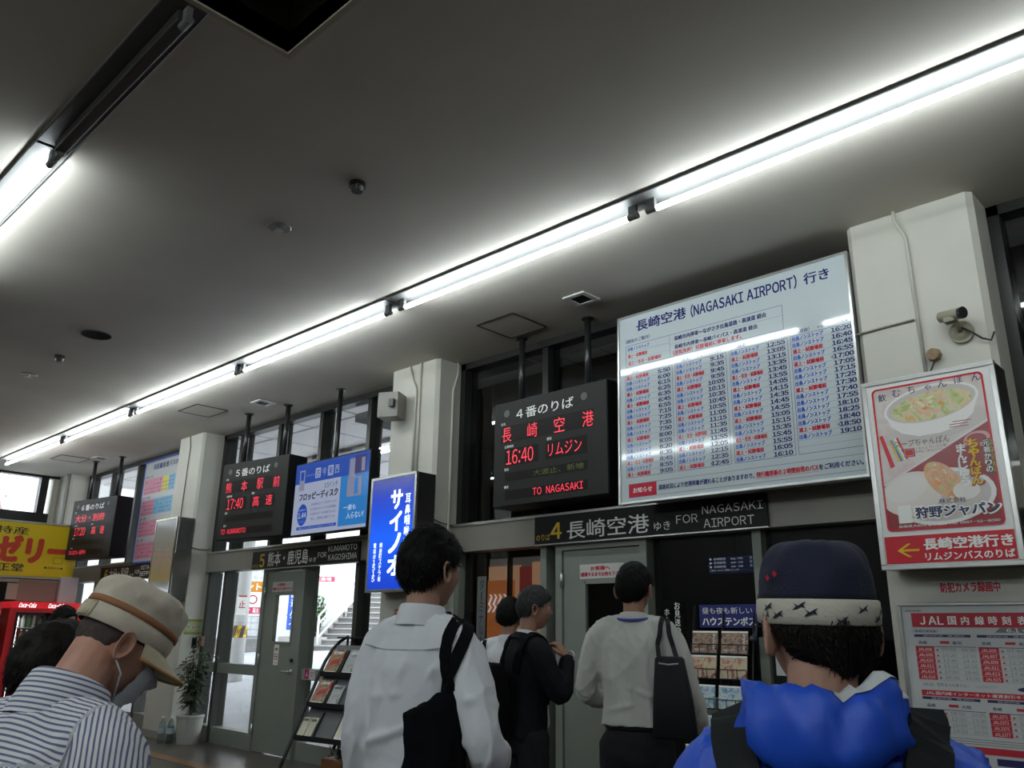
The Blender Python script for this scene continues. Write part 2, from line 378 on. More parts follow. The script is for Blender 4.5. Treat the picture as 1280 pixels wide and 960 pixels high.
for (x, y, lb) in ((-4.812, 2.632, 'round silver sprinkler plate nearest the camera'), (-10.068, 2.631, 'round silver sprinkler plate far away at the left edge')):
    t = thing('sprinkler', lb, 'sprinkler', (x, y, CZ), group='sprinklers in the ceiling')
    m = MB(); m.cyl((0, 0, 0), (0, 0, -.008), .085, 28, .078); m.build('sprinkler_plate', mat('plate_metal', (.28, .27, .25), .3, .5), t)
    m = MB(); m.cyl((0, 0, -.008), (0, 0, -.03), .018, 12); m.cyl((0, 0, -.03), (0, 0, -.036), .03, 14)
    for k in range(8): a = k*math.pi/4; m.box(.03*math.cos(a)-.004, .03*math.cos(a)+.004, .03*math.sin(a)-.004, .03*math.sin(a)+.004, -.036, -.033)
    m.build('sprinkler_head', alu, t)
t = thing('round_recess', 'black round recess with a thin rim in the ceiling', 'recess', (-8.11, 2.626, CZ))
m = MB(); m.cyl((0, 0, -.001), (0, 0, -.003), .135, 32); m.build('recess_opening', mat('deep_black', (.003, .003, .003), .9), t)  # flat black disc; the shade inside the recess is put into its colour
m = MB(); m.tube([(.137*math.cos(a*math.pi/16), .137*math.sin(a*math.pi/16), -.004) for a in range(32)], .006, 6, closed=True); m.build('recess_rim', mat('rim_dark', (.08, .075, .07), .5), t)
# ---------------- conduits and cables ----------------
def pipe(name, label, cat, pts, r, m_=paint, group=None):
    mb = MB(); mb.tube(pts, r, 10); o = mb.build(name, m_, None, smooth=True); tag(o, label, cat, group); return o
g = 'painted conduit pipes on the columns'
pipe('conduit_pipe', 'cream conduit pipe running down above the food sign', 'pipe', [(-1.55, 5.27, CZ), (-1.55, 5.27, 4.05), (-1.50, 5.285, 3.92), (-1.49, 5.285, 2.9)], .011, paint, g)
pipe('conduit_pipe', 'cream conduit pipe on the column corner beside the platform 4 windows', 'pipe', [(-6.10, 5.56, CZ), (-6.10, 5.56, 4.0), (-6.10, 5.5, 3.8), (-6.10, 5.5, .1)], .014, paint, g)
pipe('conduit_pipe', 'cream conduit pipe with a bent top above the blue clinic sign', 'pipe', [(-6.56, 5.285, CZ), (-6.50, 5.285, 3.95), (-6.44, 5.285, 3.85), (-6.44, 5.285, 2.9)], .011, paint, g)
pipe('conduit_pipe', 'straight cream conduit pipe next to the bent one above the blue clinic sign', 'pipe', [(-6.38, 5.285, CZ), (-6.38, 5.285, 2.9)], .013, paint, g)
pipe('conduit_pipe', 'thin grey cable pipe down the face of the column above the grey light box', 'pipe', [(-11.62, 5.29, CZ), (-11.57, 5.29, 3.95), (-11.60, 5.29, 2.88)], .007, mat('cable_grey', (.25, .24, .21), .6), g)
pipe('conduit_pipe', 'grey pipe running down the corner column by the shop', 'pipe', [(-16.42, 5.27, CZ), (-16.42, 5.27, 2.0)], .03, mat('pipe_grey', (.4, .4, .38), .5), g)
cab = mat('black_cable', (.02, .02, .02), .5)
pipe('cable', 'black cable strung across the side of the column by the blue clinic sign', 'cable', [(-6.11, 5.29, 2.46), (-6.105, 5.40, 2.43), (-6.105, 5.55, 2.415), (-6.11, 5.6, 2.43)], .006, cab, 'loose cables')
pipe('cable', 'black cable strung across the side of the column by the grey light box', 'cable', [(-11.19, 5.29, 2.48), (-11.185, 5.42, 2.455), (-11.185, 5.55, 2.46), (-11.2, 5.6, 2.48)], .006, cab, 'loose cables')
pipe('cable', 'grey cable fixed level across the column left of the conduit', 'cable', [(-1.885, 5.292, 3.335), (-1.70, 5.292, 3.345), (-1.52, 5.292, 3.35)], .007, mat('cable_grey'), 'loose cables')
pipe('cable', 'black cable hanging from the security camera to the column edge', 'cable', [(-1.26, 5.26, 3.23), (-1.2, 5.26, 3.18), (-1.15, 5.27, 3.13), (-1.105, 5.28, 3.11), (-1.085, 5.29, 3.16)], .006, cab, 'loose cables')
# security camera, rusty junction box, loudspeaker
t = thing('security_camera', 'beige security camera on a round base, high on the right column', 'camera', (-1.26, 5.3, 3.2))
bg = mat('aged_beige', (.30, .28, .20), .45, var=.15)
m = MB(); m.cyl((0, 0, 0), (0, -.02, 0), .07, 28); m.cyl((0, -.02, 0), (0, -.035, 0), .055, 28, .03); m.build('camera_base', bg, t)
m = MB(); m.tube([(0, -.03, 0), (0, -.07, .03), (-.01, -.08, .07)], .014, 10); m.build('camera_bracket', bg, t, smooth=True)
m = MB(); m.cyl((-.09, -.06, .105), (.04, -.13, .08), .034, 20); m.box(-.06, .0, -.13, -.07, .045, .075); m.build('camera_housing', bg, t)
m = MB(); m.cyl((.04, -.13, .08), (.056, -.139, .077), .036, 20); m.build('camera_lens', blackm, t)
t = thing('junction_box', 'small rusty octagonal box above the food sign', 'box', (-1.43, 5.3, 3.09))
m = MB(); m.cyl((0, 0, 0), (0, -.045, 0), .045, 8, .038); m.build('box_body', mat('rusty_metal', (.28, .19, .10), .6, var=.3, vscale=30), t)
m = MB(); m.tube([(.0, -.02, -.04), (-.02, -.02, -.08), (-.05, -.01, -.13)], .005, 8); m.build('box_cable', cab, t)
t = thing('wall_loudspeaker', 'grey box loudspeaker high on the column above the blue clinic sign', 'speaker', (-6.66, 5.13, 3.52), R(-64))
m = MB(); m.box(-.10, .10, -.10, .13, 0, .27); m.build('speaker_cabinet', mat('speaker_grey', (.24, .23, .2), .5), t, bevel=.006)
m = MB(); m.box(-.088, .088, -.106, -.10, .015, .255); m.build('speaker_grille', mat('speaker_cloth', (.30, .285, .25), .8, bump=.5, bscale=300), t, bevel=.003)
m = MB(); m.box(.06, .15, .05, .10, .1, .18); m.build('speaker_bracket', darkst, t)
# ---------------- print inks ----------------
def ink(n, c, gloss=.5): return mat('ink_'+n, c, gloss)
navy = ink('navy', (.03, .035, .16), .12); blueink = ink('blue', (.06, .13, .55), .12); redink = ink('red', (.55, .03, .06), .12)
whiteink = ink('white', (.92, .92, .88)); yelink = ink('yellow', (.75, .5, .02)); blackink = ink('black', (.015, .015, .015)); ink_grey = ink('grey', (.2, .2, .2))
led = mat('led_red', (.1, .0, .0), .5, emit=(1, .05, .09), es=.50)
ledoff = mat('led_dim_green', (.05, .06, .02), .5, emit=(.35, .4, .05), es=.06)
panel_dark = mat('display_face', (.026, .026, .024), .5, spec=.2, bump=.02, bscale=200)
led_win = mat('led_window', (.012, .008, .007), .4, spec=.2)
class Sheet:
    """flat print gathered per ink and built as one lettering part per ink"""
    def __init__(s, parent, sx=1., sz=None): s.p = parent; s.d = {}; s.sx = sx; s.sz = sz or sx; s.nm = {}
    def mb(s, m):
        if m.name not in s.d: s.d[m.name] = (MB(), m)
        return s.d[m.name][0]
    def rect(s, m, x0, x1, z0, z1, y=-.0006): s.mb(m).quad(x0*s.sx, x1*s.sx, z0*s.sz, z1*s.sz, y); return s
    def line(s, m, x0, z0, x1, z1, w_=.0015, y=-.0008):
        dx, dz = x1-x0, z1-z0; L = math.hypot(dx, dz) or 1; nx, nz = -dz/L*w_/2, dx/L*w_/2
        s.mb(m).add([((x0+nx)*s.sx, y, (z0+nz)*s.sz), ((x0-nx)*s.sx, y, (z0-nz)*s.sz), ((x1-nx)*s.sx, y, (z1-nz)*s.sz), ((x1+nx)*s.sx, y, (z1+nz)*s.sz)], [(0, 1, 2, 3)]); return s
    def frame(s, m, x0, x1, z0, z1, w_=.002):
        for a in ((x0, z0, x1, z0), (x0, z1, x1, z1), (x0, z0, x0, z1), (x1, z0, x1, z1)): s.line(m, *a, w_)
        return s
    def disc(s, m, cx, cz, rx, rz=None, y=-.0007, n=28, rot=0):
        rz = rz or rx; v = []
        for k in range(n):
            a = 2*math.pi*k/n; u, q = rx*math.cos(a), rz*math.sin(a)
            v.append(((cx+u*math.cos(rot)-q*math.sin(rot))*s.sx, y, (cz+u*math.sin(rot)+q*math.cos(rot))*s.sz))
        s.mb(m).add(v, [tuple(range(n))]); return s
    def poly(s, m, pts, y=-.0007): s.mb(m).add([(a*s.sx, y, b*s.sz) for a, b in pts], [tuple(range(len(pts)))]); return s
    def t(s, m, txt, x0, z0, x1=None, z1=None, y=-.0012, bold=.012, **k):
        for q in ('right', 'center', 'h'):
            if q in k and k[q] is not None: k[q] = k[q]*(s.sz if q == 'h' else s.sx)
        tx(s.mb(m), txt, x0*s.sx, z0*s.sz, x1 if x1 is None else x1*s.sx, z1 if z1 is None else z1*s.sz, y=y, bold=bold, **k); return s
    def v(s, m, txt, xc, z1, h, **k): vtx(s.mb(m), txt, xc, z1, h, **k); return s
    def done(s):
        for nm, (mb, m) in s.d.items():
            if mb.v:
                mb.build(s.nm.get(nm) or 'lettering', m, s.p, kind=None if nm in s.nm else 'stuff')
# ---------------- LED departure displays ----------------
def display(label, loc, rz, num, dest, tm, kind, remark, via=None, rx=.485):
    t = thing('departure_display', label, 'display', loc, rz, 'hanging LED departure displays'); k = 1.011; W, H, D = 1.3*k, .96*k, .27
    m = MB(); m.box(0, W, .0, D, 0, H); m.build('display_case', black, t, bevel=.006)
    m = MB(); m.box(.006, W-.006, -.006, .0, .006, H-.006); m.build('display_face', panel_dark, t)
    for px in (.2, 1.0):
        m = MB(); m.cyl((px, .15, H), (px, .15, CZ-loc[2]), .03, 18); m.build('hanging_pole', blackm, t, smooth=True)
        m = MB(); m.cyl((px, .15, CZ-loc[2]-.012), (px, .15, CZ-loc[2]), .055, 22); m.build('pole_flange', blackm, t)
    s = Sheet(t, k)
    yy = -.0075
    for a in ((.09, 1.16, .575, .73), (.14, .55, .36, .515), (.63, 1.09, .36, .515), (.15, 1.09, .22, .30), (.15, 1.09, .055, .14)): s.rect(led_win, *a, y=-.007)
    s.nm['led_window'] = 'led_window'
    for cx in (.16, 1.06): s.disc(ink('speaker_disc', (.09, .09, .088)), cx, .85, .035, y=yy)
    s.t(whiteink, num, .28, .775, .945, .872, y=yy, bold=.006)
    for c, x, z in (('行先', .09, .742), ('出発時刻', .14, .525), ('便別', .645, .527), ('経由', .14, .318), ('備考', .14, .158)): s.t(whiteink, c, x, z, h=.026, y=yy, bold=.012)
    y2 = -.008
    n = len(dest)
    if n == 4:
        for i, c in enumerate(dest): s.t(led, c, .105+i*.312, .583, .105+i*.312+.118, .715, y=y2, bold=-.003)
    else:
        s.t(led, dest, .14, .59, 1.0, .71, y=y2, bold=0)
    s.t(led, tm, .16, .372, .49, .505, y=y2, bold=-.002)
    if len(kind) == 2:
        for i, c in enumerate(kind): s.t(led, c, .68+i*.25, .375, .80+i*.25, .50, y=y2, bold=-.003)
    else: s.t(led, kind, .66, .385, 1.03, .495, y=y2, bold=-.005)
    if via: s.t(ledoff, via, .49, .235, 1.05, .29, y=y2, bold=-.003)
    s.t(led, remark, rx, .068, rx+(.555 if rx > .3 else .50), .132, y=y2, bold=.004)
    s.done(); return t
display('hanging LED display for platform 4 reading 16:40 Nagasaki airport limousine', (-5.27, 5.29, 2.484), 0, '４番のりば', '長崎空港', '16:40', 'リムジン', 'TO  NAGASAKI', '大波止、新地')
display('hanging LED display for platform 5 reading 17:40 Kumamoto station express', (-9.93, 5.02, 2.46), R(7), '５番のりば', '熊本駅前', '17:40', '高速', 'TO  KUMAMOTO', rx=.10)
display('far hanging LED display for platform 6 beside the yellow shop sign', (-14.93, 4.95, 2.46), R(9), '６番のりば', '大分・別府', '17:20', '高速', 'TO OITA・BEPPU', rx=.10)
# ---------------- big airport timetable ----------------
board_white = mat('timetable_white', (.56, .62, .64), .07, spec=.6, bump=.012, bscale=2.2)
T = thing('timetable_board', 'large white framed airport bus timetable in blue and red print above door 4', 'timetable', (-3.84, 5.265, 2.375)); W, H = 1.95, 1.585; T.rotation_euler.x = -R(1.5)
MB().box(.012, W-.012, 0, .05, .012, H-.012).build('timetable_panel', board_white, T)
for nm, b in (('top_frame', (0, W, -.012, .06, H-.018, H)), ('bottom_frame', (0, W, -.012, .06, 0, .018)), ('side_frame', (0, .018, -.012, .06, .018, H-.018)), ('side_frame', (W-.018, W, -.012, .06, .018, H-.018))):
    MB().box(*b).build(nm, alu, T, bevel=.003)
s = Sheet(T)
s.t(navy, '長崎空港', .19, 1.425, .66, 1.52, bold=.02).t(navy, '(NAGASAKI AIRPORT)', .706, 1.413, 1.575, 1.52, bold=.022).t(navy, '行き', 1.63, 1.42, 1.81, 1.505, bold=.02)
s.t(navy, '(経由のご案内)', .08, 1.338, .315, 1.372, bold=.012)
s.frame(navy, .08, 1.453, 1.13, 1.315, .0028).line(navy, .503, 1.13, .503, 1.315, .002).line(navy, .503, 1.237, 1.453, 1.237, .0014).line(navy, .08, 1.253, .503, 1.253, .0014)
for k in range(20): s.line(navy, .09+k*.021, 1.19, .10+k*.021, 1.19, .0012)
s.t(blueink, '出島ノンストップ', .10, 1.268, .31, 1.30, bold=.03).t(redink, '浦上・試験場前', .10, 1.206, .29, 1.238, bold=.03).t(redink, '浦上・住吉・試験場前', .10, 1.143, .42, 1.175, bold=.03)
s.t(navy, '長崎市内停車〜ながさき出島道路・高速道 経由', .548, 1.256, 1.326, 1.294, bold=.03).t(navy, '長崎市内停車〜長崎バイパス・高速道 経由', .548, 1.185, 1.253, 1.221, bold=.03).t(redink, '（運転免許）試験場前に停車します。', .535, 1.138, 1.123, 1.174, bold=.03)
Dj, Ur, Us = ('出島ノンストップ', blueink), ('浦上・試験場前', redink), ('浦上・住吉・試験場前', redink)
code = {'D': Dj, 'U': Ur, 'S': Us}
cols = [(.072, .52, '5:50U 6:00D 6:15D 6:25U 6:35D 6:45U 6:55D 7:15D 7:25U 7:35D 7:50D 8:00U 8:05D 8:20D 8:35D 8:45S 8:55D 9:05U'),
        (.546, .99, '9:15D 9:35D 9:45S 9:55D 10:05U 10:15D 10:35D 10:45U 10:55D 11:05U 11:15D 11:35D 11:45S 11:55D 12:05U 12:15D 12:35D 12:45U*'),
        (1.02, 1.475, '12:55D 13:05U 13:15D 13:35D 13:45S 13:55D 14:05U 14:15D 14:35D 14:45U 14:55D 15:05U 15:15D 15:35D 15:45S 15:55D 16:05U 16:10D'),
        (1.497, 1.947, '16:20D 16:40D 16:45U 16:55D 17:00U* 17:05D 17:15D 17:25D 17:30U 17:40D 17:55D 18:10D 18:25D 18:40D 18:50U* 19:10D')]
for ci, (x0, x1, rows) in enumerate(cols):
    z0, z1 = .207, 1.058; rh = (z1-z0)/18
    s.frame(navy, x0, x1, z0, z1, .0028)
    for k in range(1, 18): s.line(navy, x0, z0+k*rh, x1, z0+k*rh, .0011)
    s.t(navy, '（経由）', x0+.06, z1+.012, h=.03)
    if ci in (1, 3): s.t(navy, '※はバイパス内各停', x0+.20, z1+.014, x0+.41, z1+.036, bold=.005)
    for k, q in enumerate(rows.split()):
        star = q.endswith('*'); q = q.rstrip('*'); tmv, lab = q[:-1], code[q[-1]]; zb = z1-(k+1)*rh
        s.t(lab[1], lab[0], x0+.012, zb+.008, x0+(.235 if q[-1] == 'D' else .225 if q[-1] == 'U' else .255), zb+.040, bold=.036)
        xr = x1-.02; s.t(navy, tmv, xr-(.138 if len(tmv) == 5 else .112), zb+.008, xr, zb+.039, bold=.035)
        if star: s.t(ink_grey, '※', x0+.275, zb+.013, h=.02)
s.rect(redink, .094, .35, .05, .155).t(whiteink, 'お知らせ', .135, .083, .31, .124, bold=.015, y=-.0016).frame(navy, .094, 1.945, .05, .155, .002)
cw = (1.917-.369)/49
a = .369; s.t(navy, '道路状況により空港到着が遅れることがありますので、', a, .085, a+cw*25, .123, bold=.03)
b = a+cw*25.6; s.t(redink, '飛行機搭乗の２時間前発のバス', b, .085, b+cw*14, .123, bold=.035).line(redink, b, .077, b+cw*14, .077, .002)
s.t(navy, 'をご利用ください。', b+cw*14.2, .085, 1.917, .123, bold=.03)
s.done()
# ---------------- platform name plates ----------------
plate = mat('plate_black', (.009, .009, .009), .4, spec=.25)
def nameplate(label, x0, z0, W, H, items):
    t = thing('platform_sign', label, 'sign', (x0, 5.54, z0), group='black platform signs over the doors')
    MB().box(0, W, 0, .022, 0, H).build('sign_plate', plate, t)
    MB().box(0, W, -.006, .024, -.008, .002).build('bottom_edge', alu, t)
    s = Sheet(t)
    for m_, c, a in items: s.t(m_, c, a[0]-x0, a[2]-z0, a[1]-x0, a[3]-z0, bold=a[4] if len(a) > 4 else .0)
    s.done(); return t
nameplate('black sign reading platform 4 Nagasaki airport over the middle door', -4.985, 2.157, 2.245, .245, [
    (yelink, 'のりば', (-4.965, -4.80, 2.19, 2.247)), (yelink, '4', (-4.788, -4.672, 2.20, 2.335, .02)), (whiteink, '長崎空港', (-4.605, -3.755, 2.185, 2.337, .008)),
    (whiteink, 'ゆき', (-3.708, -3.557, 2.193, 2.262)), (whiteink, 'FOR', (-3.5, -3.308, 2.232, 2.298)), (whiteink, 'NAGASAKI', (-3.268, -2.768, 2.287, 2.349)), (whiteink, 'AIRPORT', (-3.26, -2.844, 2.183, 2.25))])
nameplate('black sign reading platform 5 Kumamoto and Kagoshima over the far door', -9.90, 2.132, 2.30, .225, [
    (yelink, 'のりば', (-9.875, -9.74, 2.155, 2.20)), (yelink, '5', (-9.71, -9.60, 2.158, 2.318, .02)), (whiteink, '熊本・鹿児島', (-9.515, -8.61, 2.16, 2.335, .008)),
    (whiteink, 'ゆき', (-8.582, -8.438, 2.17, 2.225)), (whiteink, 'FOR', (-8.405, -8.23, 2.212, 2.275)), (whiteink, 'KUMAMOTO', (-8.2, -7.645, 2.27, 2.335)), (whiteink, 'KAGOSHIMA', (-8.19, -7.64, 2.17, 2.24))])
nameplate('black sign reading platform 6 Oita and Beppu behind the beige cap', -14.9, 2.132, 2.30, .225, [
    (yelink, 'のりば', (-14.875, -14.74, 2.155, 2.20)), (yelink, '6', (-14.71, -14.60, 2.158, 2.318, .02)), (whiteink, '大分・別府', (-14.515, -13.75, 2.16, 2.335, .008)),
    (whiteink, 'ゆき', (-13.70, -13.55, 2.17, 2.225)), (whiteink, 'FOR', (-13.5, -13.33, 2.212, 2.275)), (whiteink, 'OITA', (-13.3, -13.0, 2.27, 2.335)), (whiteink, 'BEPPU', (-13.3, -12.9, 2.17, 2.24))])
# ---------------- light boxes on the columns ----------------
def lightbox(name, label, x0, z0, W, H, face, cat='sign'):
    t = thing(name, label, cat, (x0, 5.05, z0), group='light boxes on the columns'); f = .028
    MB().box(.004, W-.004, .01, .25, .004, H-.004).build('light_box_case', stain, t)
    for nm, b in (('top_frame', (0, W, 0, .03, H-f, H)), ('bottom_frame', (0, W, 0, .03, 0, f)), ('side_frame', (0, f, 0, .03, f, H-f)), ('side_frame', (W-f, W, 0, .03, f, H-f))):
        MB().box(*b).build(nm, alu if name != 'faded_light_box' else stain, t, bevel=.003)
    MB().box(f, W-f, .006, .01, f, H-f).build('sign_face', face, t)
    s = Sheet(t); return t, s
def grad_emit(name, stops, es, gmin, gmax, rough=.2, base=.3):
    m = mat(name, (.1, .1, .1), rough); nt = m.node_tree; b = nt.nodes['Principled BSDF']
    tc = nt.nodes.new('ShaderNodeTexCoord'); sp = nt.nodes.new('ShaderNodeSeparateXYZ'); mr = nt.nodes.new('ShaderNodeMapRange'); r = nt.nodes.new('ShaderNodeValToRGB')
    mr.inputs[1].default_value = gmin; mr.inputs[2].default_value = gmax
    nt.links.new(tc.outputs['Object'], sp.inputs[0]); nt.links.new(sp.outputs[2], mr.inputs[0]); nt.links.new(mr.outputs[0], r.inputs[0])
    e = r.color_ramp.elements
    while len(e) < len(stops): e.new(.5)
    for q, (p, c) in zip(e, stops): q.position = p; q.color = (*c, 1)
    nt.links.new(r.outputs[0], b.inputs['Base Color']); nt.links.new(r.outputs[0], b.inputs['Emission Color']); b.inputs['Emission Strength'].default_value = es
    return m
bface = grad_emit('backlit_blue', [(0., (.01, .04, .45)), (.45, (.012, .10, .75)), (.8, (.01, .04, .40)), (1., (.006, .010, .12))], .42, 0, 1.14)
wlit = mat('backlit_white', (.8, .8, .8), .4, emit=(.8, .93, 1), es=.6)
t, s = lightbox('clinic_light_box', 'backlit blue clinic sign with white vertical writing on the middle column', -6.80, 1.76, .715, 1.135, bface)
s.v(wlit, 'サイノオ', .425, .975, .212, wd=.17, y=.004, bold=.03, gap=.14)
s.v(wlit, '耳鼻咽喉科', .60, .925, .105, wd=.075, y=.004, bold=.015)
s.v(wlit, '銅座町ステラ街', .215, .475, .054, wd=.042, y=.004, bold=.01).v(wlit, '電話㉗１５１５', .12, .475, .054, wd=.042, y=.004, bold=.01)
s.done()
fface = grad_emit('faded_face', [(0., (.30, .31, .31)), (.22, (.32, .33, .33)), (.24, (.50, .36, .16)), (.5, (.45, .38, .28)), (.62, (.38, .35, .31)), (1., (.33, .32, .30))], 0, 0, 1.12, .12)
t, s = lightbox('faded_light_box', 'unlit stainless light box with a faded orange face on the far column', -11.83, 1.75, .68, 1.125, fface)
fd = ink('faded_red', (.42, .27, .22))
s.t(fd, 'う', .05, .5, .30, .72, y=.004, bold=.02).t(fd, 'ま', .36, .5, .6, .72, y=.004, bold=.01).t(ink('faded_gold', (.42, .28, .10)), '品', .05, .33, .15, .43, y=.004)
s.done()
# the food sign
def photo_mat(name, cols, scale=14, rough=.2, w_=.0, det=5):
    m = mat(name, cols[0], rough); nt = m.node_tree; b = nt.nodes['Principled BSDF']
    tc = nt.nodes.new('ShaderNodeTexCoord'); n = nt.nodes.new('ShaderNodeTexNoise'); n.inputs['Scale'].default_value = scale; n.inputs['Detail'].default_value = det; n.inputs['Distortion'].default_value = 1.2
    r = nt.nodes.new('ShaderNodeValToRGB'); e = r.color_ramp.elements
    while len(e) < len(cols): e.new(.5)
    for i, (q, c) in enumerate(zip(e, cols)): q.position = .28+.44*i/(len(cols)-1); q.color = (*c, 1)
    nt.links.new(tc.outputs['Object'], n.inputs['Vector']); nt.links.new(n.outputs['Fac'], r.inputs['Fac']); nt.links.new(r.outputs[0], b.inputs['Base Color']); return m
sfw = mat('food_sign_white', (.86, .85, .83), .25)
t, s = lightbox('food_light_box', 'red and white noodle soup advertisement with a yellow arrow on the right column', -1.81, 1.782, .745, 1.14, sfw)
X0, Z0 = -1.81, 1.782
def q(x, z): return x-X0, z-Z0
fred = ink('food_red', (.60, .012, .03), .25); fdr = ink('food_deep_red', (.30, .02, .03), .25); cream = ink('food_cream', (.72, .62, .55), .25)
yo = .004
s.rect(fred, .034, .711, .034, .19, y=yo)
# rounded red frame
def rr(m_, x0, x1, z0, z1, r, w_, y):
    def path(x0, x1, z0, z1, r): return [(cx+r*math.cos(a), cz+r*math.sin(a)) for cx, cz, a0 in ((x1-r, z1-r, 0), (x0+r, z1-r, 90), (x0+r, z0+r, 180), (x1-r, z0+r, 270)) for a in [R(a0+k*15) for k in range(7)]]
    o, i = path(x0, x1, z0, z1, r), path(x0+w_, x1-w_, z0+w_, z1-w_, r-w_*.6); n = len(o)
    s.mb(m_).add([(a, y, b) for a, b in o]+[(a, y, b) for a, b in i], [(k, (k+1) % n, n+(k+1) % n, n+k) for k in range(n)])
pinkbg = photo_mat('print_pink_table', [(.62, .52, .50), (.72, .66, .62), (.66, .45, .43)], 5, .25)
s.rect(pinkbg, .066, .672, .225, 1.08, y=yo+.0008)
s.poly(fdr, [(.066, .50), (.068, .225), (.672, .225), (.672, .80)], y=yo+.0004)
bowlw = ink('bowl_white', (.88, .85, .82), .25); bowls = ink('bowl_shade', (.62, .56, .53), .25)
s.disc(bowls, .385, .80, .30, .075, y=yo, rot=R(8)); s.poly(bowlw, [(.12, .93), (.15, .84), (.21, .79), (.30, .762), (.42, .765), (.52, .79), (.60, .85), (.645, .96)], y=yo-.0002)
s.disc(bowlw, .382, .945, .265, .115, y=yo-.0004, rot=R(6)).disc(bowls, .382, .945, .25, .10, y=yo-.0006, rot=R(6))
s.disc(photo_mat('print_soup', [(.62, .36, .10), (.75, .52, .25), (.72, .66, .45), (.45, .55, .18), (.66, .30, .12)], 13, .2), .385, .935, .225, .083, y=yo-.0008, rot=R(6))
for i in range(26):
    a = rng.uniform(0, 6.28); rr_ = rng.uniform(0, .8)
    s.disc([ink('soup_green', (.50, .60, .22)), ink('soup_orange', (.72, .28, .08)), ink('soup_cream', (.80, .70, .50)), ink('soup_pink', (.75, .45, .38))][i % 4], .385+.2*rr_*math.cos(a), .935+.07*rr_*math.sin(a), rng.uniform(.012, .03), rng.uniform(.005, .011), y=yo-.001-.00002*i, rot=rng.uniform(-1, 1), n=12)
for z, x in ((.80, .47), (.785, .47), (.815, .49)): s.rect(fdr, x, x+.10, z, z+.004, y=yo-.0012)
# white diagonal band and bun plate
s.poly(ink('band_white', (.75, .7, .68), .25), [(.066, .498), (.066, .484), (.672, .795), (.672, .81)], y=yo-.0002)
s.disc(bowlw, .375, .40, .285, .16, y=yo, rot=R(3)).disc(bowls, .375, .40, .26, .14, y=yo-.0002, rot=R(3))
s.disc(ink('bun', (.80, .72, .66), .25), .22, .43, .175, .125, y=yo-.0004, rot=R(12)).disc(ink('bun_light', (.83, .79, .74), .25), .19, .46, .12, .075, y=yo-.0006, rot=R(15))
s.disc(photo_mat('print_filling', [(.60, .25, .10), (.78, .50, .30), (.70, .34, .16), (.55, .50, .15)], 22, .2), .40, .49, .075, .13, y=yo-.0008, rot=R(38))
for i in range(22):
    u = rng.uniform(-.1, .1); w2 = rng.uniform(-.05, .05); s.disc([ink('soup_orange', ()), ink('soup_cream', ()), ink('soup_green', ()), ink('shrimp', (.75, .40, .25))][i % 4], .40-u*.62+w2*.7, .49+u+w2*.5, rng.uniform(.008, .022), rng.uniform(.004, .01), y=yo-.001-.00002*i, rot=rng.uniform(0, 3), n=12)
s.disc(ink('bun_light', ()), .51, .42, .07, .05, y=yo-.0012).disc(ink('pink_tray', (.65, .35, .33), .25), .60, .70, .07, .045, y=yo-.0002, rot=.2)
s.disc(fdr, .60, .705, .05, .028, y=yo-.0004)
# packet, stamp
s.poly(fred, [(.075, .79), (.095, .795), (.145, .60), (.12, .59)], y=yo-.001)
for i, c in enumerate((yelink, ink('blue', ()), ink('soup_green', ()), whiteink, fred)): s.poly(c, [(.125+i*.011, .755+i*.003), (.136+i*.011, .758+i*.003), (.181+i*.011, .625+i*.003), (.17+i*.011, .622+i*.003)], y=yo-.001)
s.rect(fred, .205, .265, .645, .695, y=yo-.0011).frame(cream, .212, .258, .652, .688, .002)
rr(fred, .058, .68, .218, 1.087, .03, .011, yo-.001)
s.rect(whiteink, .13, .205, .262, .365, y=yo-.001)
dk = ink('food_navy', (.02, .025, .10), .25); dbr = ink('food_brown', (.10, .05, .04), .25)
for c, x, z in zip('飲むちゃんぽん', (.095, .18, .27, .365, .44, .53, .62), (1.005, 1.02, 1.025, 1.025, 1.03, 1.037, 1.035)): s.t(dk, c, x, z, h=.036 if c in 'ゃ' else .046, y=yo-.002, bold=.004)
s.t(dbr, 'スープちゃんぽん', .156, .705, .46, .75, y=yo-.002, bold=0, slant=.1).t(dbr, '和風だし・とんこつ・こく旨', .19, .682, .44, .698, y=yo-.002, bold=0).t(dbr, '内容量340g（めん入り）', .21, .662, .42, .676, y=yo-.002, bold=0)
s.v(yelink, 'ちゃんぽん', .575, .705, .052, wd=.052, y=yo-.0026, bold=.03, gap=.05); s.v(fdr, 'ちゃんぽん', .577, .703, .052, wd=.060, y=yo-.0022, bold=.07, gap=-.03)
s.v(whiteink, 'まんじゅう', .513, .683, .048, wd=.045, y=yo-.0024, bold=.03, gap=.05)
s.rect(dbr, .625, .675, .50, .695, y=yo-.0014); s.v(whiteink, '元祖かりの', .642, .688, .037, y=yo-.002, bold=.015); s.v(yelink, 'ちゃんぽんがつまった', .668, .69, .0185, y=yo-.002, bold=.0)
s.t(dk, '株式会社', .362, .357, .502, .385, y=yo-.0022, bold=.005)
s.t(whiteink, '狩野ジャパン', .222, .278, .668, .352, y=yo-.0022, bold=.075).t(dk, '狩野ジャパン', .228, .283, .662, .347, y=yo-.0028, bold=.03)
s.t(whiteink, '長崎県大村市東三城町 TEL 0957-52-8090', .125, .236, .655, .252, y=yo-.0022, bold=.01)
s.mb(ink('arrow_yellow', (.80, .50, .02), .25)); ay = ink('arrow_yellow', ())
s.poly(ay, [(.10, .107), (.16, .145), (.18, .145), (.13, .113), (.222, .113), (.222, .101), (.13, .101), (.18, .069), (.16, .069)], y=yo-.001)
